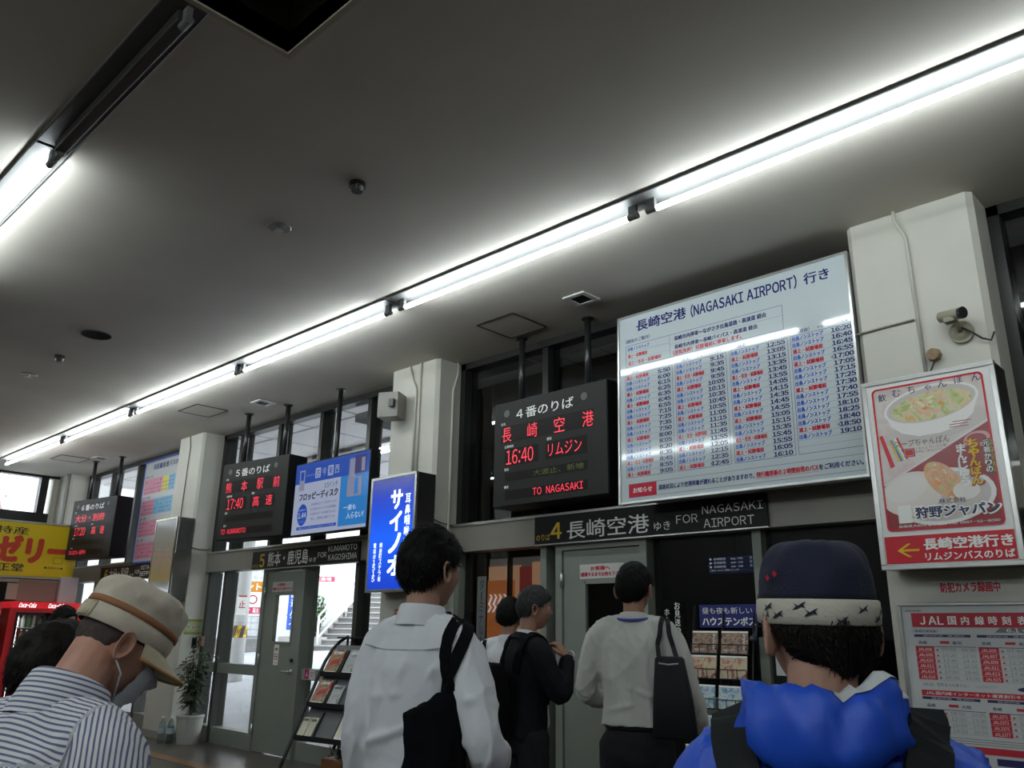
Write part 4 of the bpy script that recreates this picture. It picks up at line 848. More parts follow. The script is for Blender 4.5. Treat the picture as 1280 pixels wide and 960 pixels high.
castle = photo_mat('print_night_city', [(.05, .03, .03), (.25, .13, .08), (.42, .28, .18), (.10, .05, .05), (.45, .35, .3)], 30); autumn = photo_mat('print_autumn_park', [(.40, .06, .05), (.50, .38, .22), (.55, .45, .30), (.35, .10, .08), (.20, .08, .05)], 16); aqua = photo_mat('print_water_blue', [(.08, .22, .42), (.45, .58, .62), (.6, .66, .66), (.12, .35, .55), (.5, .58, .5)], 22); craft = photo_mat('print_kraft', [(.42, .35, .27), (.45, .38, .3), (.36, .30, .25)], 5)
kinds = [('brown night-view', castle), ('autumn red and gold', autumn), ('pale blue and white', aqua), ('pale blue and white', aqua), ('beige', craft), ('beige', craft)]
for k, z in enumerate(rows_z):
    for j in range(2):
        nm, mm = kinds[k]
        if k == 3 and j == 1: nm, mm = 'beige', craft
        x = .022+j*.235-.0036*k; y = .30*z/1.62-.02
        t = thing('brochure', '%s brochure, %s pocket, %s row of the navy-headed rack' % (nm, ('first', 'second')[j], ('top', 'second', 'third', 'fourth', 'fifth', 'lowest')[k]), 'brochure', (-3.36+x, 5.22+y-.026, z-.018), 0, 'brochures in the dark wire rack')
        t.rotation_euler.x = -R(9)
        MB().box(0, .205, 0, .008, 0, .155).build('cover', mm, t); s = Sheet(t)
        s.rect(whiteink, 0, .205, .143, .155, y=-.0008)
        if mm is castle: s.v(whiteink, '長崎の夜景', .175, .135, .022, wd=.018, y=-.0016, bold=0).t(whiteink, 'NIGHT', .02, .02, .1, .035, bold=0)
        elif mm is autumn: s.t(redink, '花の王国', .015, .10, .07, .125, bold=.02)
        elif mm is aqua: s.t(blueink, '夏・水の王国', .05, .112, .15, .128, bold=.01).t(whiteink, 'POOL', .06, .02, .14, .045, bold=.02)
        else: s.t(blackink, 'ホテル 四季館', .05, .10, .16, .118, bold=0)
        s.done()
T = thing('counter_sign', 'white leaflet stand with black letters beside the dark rack, behind the jacket', 'sign', (-2.50, 5.0, .5))
MB().box(0, .42, 0, .02, 0, .62).build('sign_board', mat('poster_white', ()), T); MB().box(.1, .3, .02, .10, -.55, .5).build('sign_leg', black, T)
s = Sheet(T); s.t(blackink, 'STAFF', .06, .50, .35, .56, bold=.03).rect(fred, .04, .10, .42, .47).t(redink, 'A', .12, .42, h=.05, bold=.03)
for k in range(4): s.t(ink_grey, '乗車券をお求めの方へ', .05, .35-.05*k, .36, .375-.05*k, bold=0)
s.done()
T = thing('counter_sign', 'slanted white sheet on a dark stand above the leaflet stand behind the cap', 'sign', (-2.54, 5.1, 1.17)); MB().box(0, .4, 0, .012, 0, .2).build('sign_board', mat('poster_white', ()), T); MB().box(-.03, .43, .013, .03, -.2, .22).build('sign_back', black, T); MB().box(.15, .2, .03, .06, -1.2, .1).build('sign_leg', black, T)
s = Sheet(T); s.t(blueink, 'ご案内', .22, .06, .32, .08, bold=0); s.done()
# ---------------- brochure stand on the left ----------------
T = thing('brochure_stand', 'grey curved brochure stand with three sloping shelves in front of the far windows', 'rack', (-7.68, 4.78, 0), R(8))
fr_ = mat('stand_frame', (.035, .035, .038), .35, .5); shelf = mat('stand_shelf', (.11, .115, .12), .4); acr = glass_mat('acrylic_panel', (.8, .84, .88), 1.4)
def prof(x): return [(x, 0, .0), (x, .12, .25), (x, .30, .62), (x, .45, .93), (x, .53, 1.08), (x, .62, 1.2), (x, .73, 1.29), (x, .84, 1.34)]
for x in (0, .82):
    m = MB(); m.tube(prof(x), .018, 10); m.build('side_rail', fr_, T, smooth=True)
    m = MB(); m.tube([(x, .0, .02), (x, .8, .02), (x, .84, 1.34)], .014, 8); m.build('rear_leg', fr_, T, smooth=True)
m = MB(); m.box(0, .82, .68, .86, 1.32, 1.335); m.build('top_cover', fr_, T)
def sl(z0, z1, y0, y1, nm, mt, th=.012): MB().add([(.02, y0, z0), (.80, y0, z0), (.80, y1, z1), (.02, y1, z1), (.02, y0+th, z0-th), (.80, y0+th, z0-th), (.80, y1+th, z1-th), (.02, y1+th, z1-th)], [(0, 1, 2, 3), (7, 6, 5, 4), (0, 4, 5, 1), (1, 5, 6, 2), (2, 6, 7, 3), (3, 7, 4, 0)]).build(nm, mt, T)
tiers = [(.40, .24), (.70, .38), (.99, .53)]
for z, y in tiers:
    sl(z-.03, z+.26, y-.03, y+.14, 'back_shelf', shelf); MB().box(.02, .80, y-.075, y+.01, z-.05, z-.035).build('shelf_ledge', shelf, T); MB().box(.02, .80, y-.078, y-.072, z-.05, z+.0).build('shelf_lip', fr_, T)
    for x in (.26, .54): sl_ = MB().box(x-.004, x+.004, 0, .03, 0, .28); o = sl_.build('divider', fr_, T, loc=(0, y-.05, z-.03)); o.rotation_euler.x = -R(30)
tr1 = photo_mat('print_red_travel', [(.55, .05, .04), (.5, .1, .08), (.45, .35, .2), (.05, .06, .12), (.6, .4, .15)], 9); tr2 = photo_mat('print_grey_travel', [(.4, .42, .42), (.55, .56, .55), (.2, .25, .25)], 12); tr3 = photo_mat('print_cream_guide', [(.52, .50, .38), (.56, .53, .40), (.45, .46, .30)], 8)
def bro(lb, tier, x, W, H, mm, title, tm, dx=0):
    z, y = tiers[tier]; c = Vector((-7.68, 4.78, 0)); ro = Matrix.Rotation(R(8), 4, 'Z'); p = c+ro @ Vector((x, y-.055, z-.025))
    t = thing('brochure', lb, 'brochure', p, R(8), 'brochures in the curved stand'); t.rotation_euler.x = -R(30)
    MB().box(0, W, 0, .014, 0, H).build('cover', mm, t); s = Sheet(t); s.t(tm, title, W*.15, H*.8, W*.85, H*.92, bold=.02)
    s.rect(whiteink, W*.1, W*.9, H*.05, H*.12).done()
bro('red and orange travel brochure on the top shelf of the curved stand', 2, .03, .2, .28, tr1, '旅行案内', whiteink); bro('grey travel brochure on the top shelf of the curved stand', 2, .30, .2, .28, tr2, '長崎', whiteink)
bro('red and dark brochure on the middle shelf of the curved stand', 1, .03, .2, .27, tr1, '九州の旅', whiteink); bro('narrow white leaflet on the middle shelf beside the red brochure', 1, .28, .15, .22, tr2, '時刻', blackink); bro('grey booklet at the right of the middle shelf of the curved stand', 1, .56, .18, .24, tr2, 'バス', blackink)
bro('first of two narrow cream leaflets on the lowest shelf of the curved stand', 0, .03, .10, .21, tr3, '時刻表', blackink); bro('second of two narrow cream leaflets on the lowest shelf of the curved stand', 0, .14, .10, .21, tr3, '運賃', blackink); bro('large yellow map brochure at the right of the lowest shelf of the curved stand', 0, .56, .21, .30, tr3, '長崎観光マップ', blackink)
T = thing('planter_box', 'orange brown box with dark foliage under the curved brochure stand', 'planter', (-7.4, 5.1, 0)); MB().box(0, .55, 0, .3, 0, .2).build('box_body', mat('orange_box', (.25, .10, .03), .6), T, bevel=.01)
m = MB()
for k in range(260):
    p = Vector((rng.uniform(.05, .5), rng.uniform(.04, .26), rng.uniform(.18, .32))); d = Vector(rng.normal(size=3)).normalized(); e = d.cross(Vector((0, 0, 1))).normalized(); m.add([p, p+d*.03+e*.015, p+d*.07, p+d*.03-e*.015], [(0, 1, 2, 3)])
tag(m.build('foliage', mat('dark_leaf', (.02, .03, .015), .6), T), kind='stuff')
# ---------------- potted plant and water bottles by the far column ----------------
T = thing('potted_plant', 'tall leafy pot plant standing against the far column by the windows', 'plant', (-10.72, 5.36, 0))
m = MB(); m.loft([[(r*math.cos(a*math.pi/12), r*math.sin(a*math.pi/12), z) for a in range(24)] for z, r in ((0, .13), (.02, .135), (.30, .165), (.33, .175), (.35, .17), (.34, .155), (.28, .15))]); m.build('pot', mat('pot_white', (.42, .41, .38), .5), T, smooth=False)
m = MB(); m.cyl((0, 0, .27), (0, 0, .30), .15, 24); m.build('soil', mat('soil', (.04, .03, .02), .9), T)
lm = mat('plant_leaf', (.035, .06, .025), .45, var=.3, vscale=6); st_ = MB(); ends = []
for k in range(9):
    a = rng.uniform(0, 6.28); r_ = rng.uniform(.05, .22); h = rng.uniform(.8, 1.22); p = [Vector((0, 0, .28)), Vector((r_*.3*math.cos(a), r_*.3*math.sin(a), .28+h*.4)), Vector((r_*math.cos(a)+.10*(h > 1), r_*math.sin(a)-.03, .1+h))]; st_.tube(p, [.010, .008, .004], 6)
    ends.append(p)
st_.build('stems', mat('stem_green', (.05, .05, .025), .7), T)
lf = MB()
for p in ends:
    for k in range(34):
        t_ = rng.uniform(.25, 1.); q_ = p[0].lerp(p[1], min(1, t_*2)) if t_ < .5 else p[1].lerp(p[2], t_*2-1)
        d = Vector((rng.normal(), rng.normal(), rng.uniform(-.4, .5))).normalized(); e = d.cross(Vector((0, 0, 1))).normalized(); L_ = rng.uniform(.07, .13); b_ = q_+d*rng.uniform(.01, .10)
        dn = Vector((0, 0, -1)); w2 = L_*.22
        lf.add([b_, b_+d*L_*.35+e*w2+dn*.004, b_+d*L_*.7+e*w2*.8+dn*.015, b_+d*L_+dn*.035, b_+d*L_*.7-e*w2*.8+dn*.015, b_+d*L_*.35-e*w2+dn*.004, b_+d*L_*.5+Vector((0, 0, .006))], [(0, 1, 6), (1, 2, 6), (2, 3, 6), (3, 4, 6), (4, 5, 6), (5, 0, 6)])
tag(lf.build('foliage', lm, T, smooth=False), kind='stuff')
plastic = glass_mat('clear_plastic', (.80, .86, .86), 1.4, .05)
def bottle(loc, lb):
    T = thing('water_bottle', lb, 'bottle', loc, group='water bottles on the floor by the column')
    m = MB(); m.loft([[(r*math.cos(a*math.pi/10), r*math.sin(a*math.pi/10), z) for a in range(20)] for z, r in ((0, .038), (.01, .045), (.06, .043), (.07, .045), (.11, .043), (.12, .045), (.17, .043), (.2, .045), (.25, .034), (.28, .015), (.30, .014))]); m.build('bottle_body', plastic, T, smooth=True)
    m = MB(); m.cyl((0, 0, .298), (0, 0, .318), .0165, 14); m.build('bottle_cap', whiteink, T)
    MB().tube([(0, 0, .12), (0, 0, .19)], .0462, 18, cap=False).build('bottle_label', mat('label_pale', (.4, .5, .55), .4), T)
for x, y, lb in ((-10.95, 5.23, 'clear plastic water bottle nearest the column side'), (-10.87, 5.19, 'clear plastic water bottle in front of the white plant pot'), (-10.98, 5.13, 'clear plastic water bottle standing furthest forward of the three')): bottle((x, y, 0), lb)
# ---------------- shop corner on the left: yellow sign, drinks fridge, shelves ----------------
ORD = ['first', 'second', 'third', 'fourth', 'fifth', 'sixth', 'seventh', 'eighth', 'ninth', 'tenth', 'last']
K = thing('souvenir_kiosk', 'dim souvenir kiosk with shelves under the yellow sign', 'kiosk', (-16.9, 1.0, 0)); kd = mat('kiosk_dark', (.06, .055, .05), .6); kb = mat('kiosk_beige', (.30, .25, .19), .6)
MB().box(0, 1.7, 0, 3.95, 2.98, 3.02).build('kiosk_roof', kd, K); MB().box(0, .05, 0, 3.95, 0, 2.98).build('back_wall', kd, K); MB().box(.05, 1.7, 0, .05, 0, 2.98).build('side_wall', kb, K); MB().box(.05, 1.7, 3.9, 3.95, 0, 2.98).build('side_wall', kb, K)
MB().box(1.75, 1.88, 0, 3.95, 2.07, 2.12).build('lintel_board', mat('kiosk_cream', (.35, .30, .24), .5), K)
m = MB(); m.cyl((1.4, 1.5, 2.06), (1.4, 3.2, 2.06), .018, 12); m.build('kiosk_tube', mat('kiosk_lamp', (.9, .9, .9), .4, emit=(.9, .93, 1), es=5), K, smooth=True)
MB().box(1.85, 1.89, 3.35, 3.95, 1.78, 2.1).build('fascia_panel', mat('kiosk_brown', (.20, .13, .10), .5), K); MB().box(1.86, 1.895, 3.2, 3.35, 1.80, 2.05).build('price_poster', kb, K)
for z in (.5, .95, 1.4, 1.75): MB().box(.1, .5, .1, 3.85, z, z+.03).build('shelf_board', kb, K)
for k in range(20):
    c = [(.5, .1, .08), (.55, .5, .1), (.5, .48, .42), (.1, .25, .35)][k % 4]; i, j = k % 10, k//10
    t = thing('souvenir_box', '%s gift box, %s from the front post on the %s kiosk shelf' % (('red', 'yellow', 'cream', 'blue')[k % 4], ORD[i], ('middle', 'upper')[j]), 'box', (-16.78, 1.2+i*.36, (.98, 1.43)[j]), 0, 'gift boxes on the kiosk shelves'); MB().box(0, .2, 0, .26, 0, .12+.05*((k*7) % 3)).build('carton', mat('gift_%d' % (k % 4), c, .5), t, bevel=.004); MB().box(.2, .202, .04, .22, .03, .09).build('carton_label', whiteink, t)
Y = thing('shop_sign', 'yellow shop sign with red jelly lettering at the left edge', 'sign', (-15.0, 1.8, 2.16), R(90)); W, H = 3.34, .85
ym = mat('sign_yellow', (.62, .47, .01), .35); MB().box(0, W, 0, .16, 0, H).build('sign_board', ym, Y, bevel=.006)
MB().box(-.01, W+.01, -.01, .17, H, H+.025).build('sign_edge', alu, Y); MB().box(-.01, W+.01, -.01, .17, -.025, 0).build('sign_edge', alu, Y)
s = Sheet(Y); o_ = 1.8; zb = 2.16; rd = ink('jelly_red', (.48, .04, .015))
s.t(blackink, '長崎特産', 3.4-o_, .655, 4.36-o_, .775, bold=.01)
s.t(rd, 'びわゼリー', 3.21-o_, .225, 5.01-o_, .625, bold=.055, y=-.002)
s.t(blackink, '茂木一正堂', 3.4-o_, .075, 4.37-o_, .195, bold=.02).t(blackink, '■長崎本店■', 4.68-o_, .14, 4.96-o_, .175, bold=.01).frame(blackink, 4.80-o_, 4.94-o_, .23, .32, .006)
s.done()
F = thing('drinks_fridge', 'red drinks fridge with a lit red header and glass door at the left edge', 'fridge', (-14.5, 4.15, 0), R(90)); fr2 = mat('fridge_red', (.50, .015, .02), .3); fw_ = mat('fridge_white', (.5, .5, .5), .4)
W, D, H = 1.10, .55, 1.76
m = MB(); m.box(0, .1, 0, D, 0, H-.1); m.box(W-.1, W, 0, D, 0, H-.1); m.box(.1, W-.1, 0, D, 0, .22); m.box(.1, W-.1, 0, D, H-.16, H-.1); m.box(.1, W-.1, D-.03, D, .22, H-.16); m.build('fridge_case', fr2, F)
MB().box(0, W+.12, -.03, D, H-.1, H).build('fridge_header', mat('header_red', (.5, .01, .02), .3, emit=(.9, .02, .03), es=.15), F, bevel=.004)
mb = MB()
for x in (.10, .52): tx(mb, 'Coca-Cola', x, H-.085, x+.24, H-.015, y=-.0315, bold=.02, slant=.25)
mb.build('lettering', wlit, F)
for x in (.1, .55): MB().box(x, x+.43, -.02, .015, .22, .26).build('door_frame', black, F); MB().box(x, x+.43, -.02, .015, H-.2, H-.16).build('door_frame', black, F); MB().box(x, x+.03, -.02, .015, .22, H-.16).build('door_frame', black, F); MB().box(x+.40, x+.43, -.02, .015, .22, H-.16).build('door_frame', black, F); MB().box(x+.03, x+.40, -.005, .0, .26, H-.2).build('door_glass', glass, F)
m = MB(); m.cyl((.14, .05, .3), (.14, .05, H-.22), .012, 10); m.build('fridge_lamp', mat('fridge_tube', (.9, .9, .9), .4, emit=(.9, .95, 1), es=5), F, smooth=True)
for z in (.30, .58, .86, 1.14, 1.38): MB().box(.1, W-.1, .04, D-.04, z-.015, z).build('fridge_shelf', fw_, F)
bc = [(.06, .2, .06), (.45, .3, .08), (.4, .05, .04), (.5, .5, .48), (.1, .06, .04)]
bmesh_ = MB().loft([[(r*math.cos(a*math.pi/5), r*math.sin(a*math.pi/5), z) for a in range(10)] for z, r in ((0, .03), (.13, .031), (.165, .014), (.19, .013))]).mesh('drink_bottle')
cmesh_ = MB().cyl((0, 0, .188), (0, 0, .205), .0145, 8).mesh('drink_cap')
names = ['green', 'amber', 'red', 'white', 'dark brown']
for i, z in enumerate((.58, .86, 1.14, 1.38)):
    for k in range(11):
        if i == 3 and False: continue
        j = int(rng.integers(0, 5)); x = .17+k*.076; p = F.location+Matrix.Rotation(R(90), 4, 'Z') @ Vector((x, .12, z))
        o = bpy.data.objects.new('drink_bottle', None); COL.objects.link(o); o.location = p
        tag(o, '%s drink bottle, %s along the %s shelf of the red fridge' % (names[j], ORD[k], ('lowest', 'second', 'third', 'top')[i]), 'bottle', 'bottles on the fridge shelves')
        b1 = bpy.data.objects.new('bottle_body', bmesh_.copy() if False else bmesh_); COL.objects.link(b1); b1.parent = o
        mm = mat('drink_%d' % j, bc[j], .2)
        if not bmesh_.materials: bmesh_.materials.append(mm); cmesh_.materials.append(whiteink)
        b1.material_slots[0].link = 'OBJECT'; b1.material_slots[0].material = mm
        c1 = bpy.data.objects.new('bottle_cap', cmesh_); COL.objects.link(c1); c1.parent = o
T = thing('white_cabinet', 'narrow white box cabinet on top of the drinks fridge', 'cabinet', (-14.95, 4.95, 1.765), R(90)); MB().box(0, .28, 0, .3, 0, .42).build('cabinet_body', mat('cabinet_grey', (.42, .42, .42), .3), T, bevel=.01); MB().box(.26, .27, -.008, 0, .15, .25).build('cabinet_handle', alu, T)
T = thing('drinks_fridge', 'second red drinks cabinet with pictures of cans, cut by the left edge', 'fridge', (-14.45, 3.3, 0), R(90)); MB().box(0, .72, 0, .55, 0, 1.72).build('fridge_case', fr2, T, bevel=.01)
MB().box(.03, .69, -.01, 0, .5, 1.5).build('picture_panel', photo_mat('print_cans', [(.45, .02, .02), (.5, .3, .2), (.55, .5, .45), (.4, .05, .03)], 7), T); MB().box(.03, .69, -.012, 0, 1.53, 1.68).build('header_panel', whiteink, T)
# ---------------- people ----------------
def remesh(mb, vox, smooth=3, name='tmp'):
    me = mb.mesh(name); o = bpy.data.objects.new(name, me); COL.objects.link(o)
    r = o.modifiers.new('r', 'REMESH'); r.mode = 'VOXEL'; r.voxel_size = vox; r.use_smooth_shade = True
    if smooth: s_ = o.modifiers.new('s', 'SMOOTH'); s_.iterations = smooth; s_.factor = .5
    bpy.context.view_layer.update(); dg = bpy.context.evaluated_depsgraph_get()
    me2 = bpy.data.meshes.new_from_object(o.evaluated_get(dg)); bpy.data.objects.remove(o); bpy.data.meshes.remove(me); me2.shade_smooth(); return me2
def getv(me):
    n = len(me.vertices); v = np.empty(n*3, 'f4'); me.vertices.foreach_get('co', v); nn = np.empty(n*3, 'f4'); me.vertex_normals.foreach_get('vector', nn); return v.reshape(-1, 3).astype(float), nn.reshape(-1, 3).astype(float)
def setv(me, v): me.vertices.foreach_set('co', v.astype('f4').ravel()); me.update()
def ell(c, a, b, seg=28, p=2.3, M=None):
    out = []
    for k in range(seg):
        t = 2*math.pi*k/seg; ct, st__ = math.cos(t), math.sin(t)
        x = a*math.copysign(abs(ct)**(2/p), ct); y = b*math.copysign(abs(st__)**(2/p), st__)
        q = Vector((x, y, 0)); q = M @ q if M else q; out.append(Vector(c)+q)
    return out
def chain(mb, pts, rads, seg=16, sub=6):
    """smooth limb through joints"""
    P = []; Rr = []
    n = len(pts)
    for i in range(n-1):
        p0, p1, p2, p3 = pts[max(i-1, 0)], pts[i], pts[i+1], pts[min(i+2, n-1)]
        for k in range(sub):
            t = k/sub; P.append(.5*((2*p1)+(p2-p0)*t+(2*p0-5*p1+4*p2-p3)*t*t+(3*p1-p0-3*p2+p3)*t*t*t)); s_ = t*t*(3-2*t); Rr.append(rads[i]*(1-s_)+rads[i+1]*s_)
    P.append(pts[-1]); Rr.append(rads[-1])
    d0 = (P[1]-P[0]).normalized(); d1 = (P[-1]-P[-2]).normalized()
    P = [P[0]-d0*Rr[0]*.7, P[0]-d0*Rr[0]*.4]+P+[P[-1]+d1*Rr[-1]*.4, P[-1]+d1*Rr[-1]*.7]; Rr = [Rr[0]*.45, Rr[0]*.85]+Rr+[Rr[-1]*.85, Rr[-1]*.45]
    mb.tube(P, Rr, seg)
def head_dirs(nu=72, nv=56):
    v = [(0, 0, 1)]+[(math.sin(math.pi*i/nv)*math.cos(2*math.pi*k/nu), math.sin(math.pi*i/nv)*math.sin(2*math.pi*k/nu), math.cos(math.pi*i/nv)) for i in range(1, nv) for k in range(nu)]+[(0, 0, -1)]
    f = []
    for k in range(nu): f.append((0, 1+k, 1+(k+1) % nu)); f.append((len(v)-1, 1+(nv-2)*nu+(k+1) % nu, 1+(nv-2)*nu+k))
    for i in range(nv-2):
        for k in range(nu): f.append((1+i*nu+k, 1+(i+1)*nu+k, 1+(i+1)*nu+(k+1) % nu, 1+i*nu+(k+1) % nu))
    return np.array(v), f
def head_shape(d):
    """unit directions -> head surface, metres; origin at ear level, y forward"""
    x, y, z = d[:, 0], d[:, 1], d[:, 2]
    P = np.stack([x*.077, y*.097, z*np.where(z > 0, .118, .118)], 1)
    lo = np.clip(-z, 0, 1)
    P[:, 0] *= 1-.30*lo**1.6
    P[:, 1] = np.where(y < 0, P[:, 1]*(1-.42*lo**1.3), P[:, 1]*(1-.10*lo))
    P[:, 1] += .006*lo*(y > 0)
    fr = np.clip(y, 0, 1)
    def g(cx, cz, sx, sz): return np.exp(-((x-cx)/sx)**2-((z-cz)/sz)**2)*(y > 0)
    push = .010*g(0, -.83, .35, .13)+.004*g(0, .22, .5, .12)-.011*(g(.36, .02, .17, .10)+g(-.36, .02, .17, .10))+.006*(g(.5, -.22, .2, .18)+g(-.5, -.22, .2, .18))
    push += .024*np.exp(-(x/.13)**2)*np.clip(np.where(z > -.28, 1-(z+.28)/.42, 1-(-.28-z)/.10), 0, 1)**1.2*(y > 0)
    push += .009*np.exp(-(x/.30)**2)*(np.exp(-((z+.50)/.045)**2)+np.exp(-((z+.60)/.05)**2))*(y > 0)
    P[:, 1] += push; P[:, 2] -= .004*g(0, -.85, .4, .15)
    return P
HD, HF = head_dirs()
def ear_mesh(side, M):
    """a folded ear rim with lobe"""
    nu, rings = 28, [(0, -.006), (.3, -.006), (.46, -.003), (.60, .005), (.72, .006), (.82, .009), (.93, .011), (1.0, .006), (.98, .0), (.85, -.006), (.4, -.012)]
    v = []; f = []
    for r_, h in rings:
        for k in range(nu):
            t = 2*math.pi*k/nu; ez = .034*(1+.08*math.sin(t)); ey = .0185*(1+.30*math.sin(t)-.10*math.cos(t)); ly, lz = -math.cos(t)*ey*r_, math.sin(t)*ez*r_
            v.append(Vector((side*(.004+h+.010*(-ly/.02+.3)*(r_ > .4)), ly-.002*lz/.03-.15*lz*0, lz)))
    for i in range(len(rings)-1):
        for k in range(nu):
            k2 = (k+1) % nu; q = (i*nu+k, i*nu+k2, (i+1)*nu+k2, (i+1)*nu+k); f.append(q if side > 0 else q[::-1])
    base = Matrix.Translation((side*.0800, -.006, -.012)) @ Matrix.Rotation(R(-8), 4, 'X') @ Matrix.Rotation(-side*R(9), 4, 'Z')
    return [M @ base @ p for p in v], f
def finger_tubes(mb, M, curl, side, scale=1.):
    """hand in local frame: wrist at origin, fingers to -z, palm faces side*x (towards body), thumb to +y"""
    def T_(p): return M @ Vector(p)
    s_ = scale
    mb.loft([[T_((a*s_, b*s_, z*s_)) for a, b in [(math.cos(t)*w1, math.sin(t)*w2+off) for t in [2*math.pi*k/14 for k in range(14)]]] for z, w1, w2, off in ((.012, .020, .026, 0), (-.015, .019, .028, 0), (-.05, .016, .039, .003), (-.08, .014, .042, .002), (-.095, .009, .038, .0))])
    for k, (y, L) in enumerate(((.031, .070), (.011, .078), (-.010, .072), (-.029, .057))):
        p = Vector((0, y, -.084)); a = 0; pts = [p.copy()]
        for j, fr in enumerate((.45, .3, .25)):
            a += curl*(.55, .9, .6)[j]; d = Vector((-side*math.sin(a), 0, -math.cos(a))); p = p+d*L*fr; pts.append(p.copy())
        mb.tube([T_(q*s_) for q in pts]+[T_((pts[-1]+(pts[-1]-pts[-2])*.15)*s_)], [.0088*s_, .0084*s_, .0078*s_, .007*s_, .003*s_], 8)
    th = [Vector((0, .026, -.02)), Vector((-side*.012, .048, -.045)), Vector((-side*.022, .052, -.072)), Vector((-side*.030, .046, -.090)), Vector((-side*.032, .044, -.095))]
    mb.tube([T_(q*s_) for q in th], [.012*s_, .011*s_, .010*s_, .0085*s_, .004*s_], 8)
def folds(v, n, amp, scale, seed, aniso=(1, 1, .45), z0=None, z1=None):
    rr_ = np.random.default_rng(seed); q = v*np.array(aniso)*scale
    o = np.zeros(len(v))
    for k in range(6):
        d = rr_.normal(size=3); d /= np.linalg.norm(d); d2 = rr_.normal(size=3); ph = rr_.uniform(0, 6.28, 2)
        w2 = np.sin(q@d2*1.3+ph[1])*1.4; s_ = np.sin(q@d*(1+.5*k)+w2+ph[0]); o += (1-np.abs(s_))**2*(1/(1+.35*k))-.35
    return v+n*(amp*o)[:, None]
skinm = lambda n, c: mat(n, c, .5, bump=.04, bscale=250, var=.08, vscale=30)
def fabric(n, c, rough=.75, weave=420, b=.10, var=.0): return mat(n, c, rough, bump=b, bscale=weave, var=var, vscale=8, spec=.2)
hairm = mat('hair_black', (.004, .0035, .0035), .65, spec=.15); hairg = mat('hair_grey', (.03, .03, .031), .6, var=.6, vscale=60, spec=.3); hairb = mat('hair_dark_brown', (.008, .0055, .0045), .65, spec=.18)
class Person: pass
def hand_at(w_, d, palm):
    z = -Vector(d).normalized(); x = -Vector(palm); x = (x-z*x.dot(z)).normalized(); y = z.cross(x); return Matrix(((x.x, y.x, z.x, w_[0]), (x.y, y.y, z.y, w_[1]), (x.z, y.z, z.z, w_[2]), (0, 0, 0, 1)))
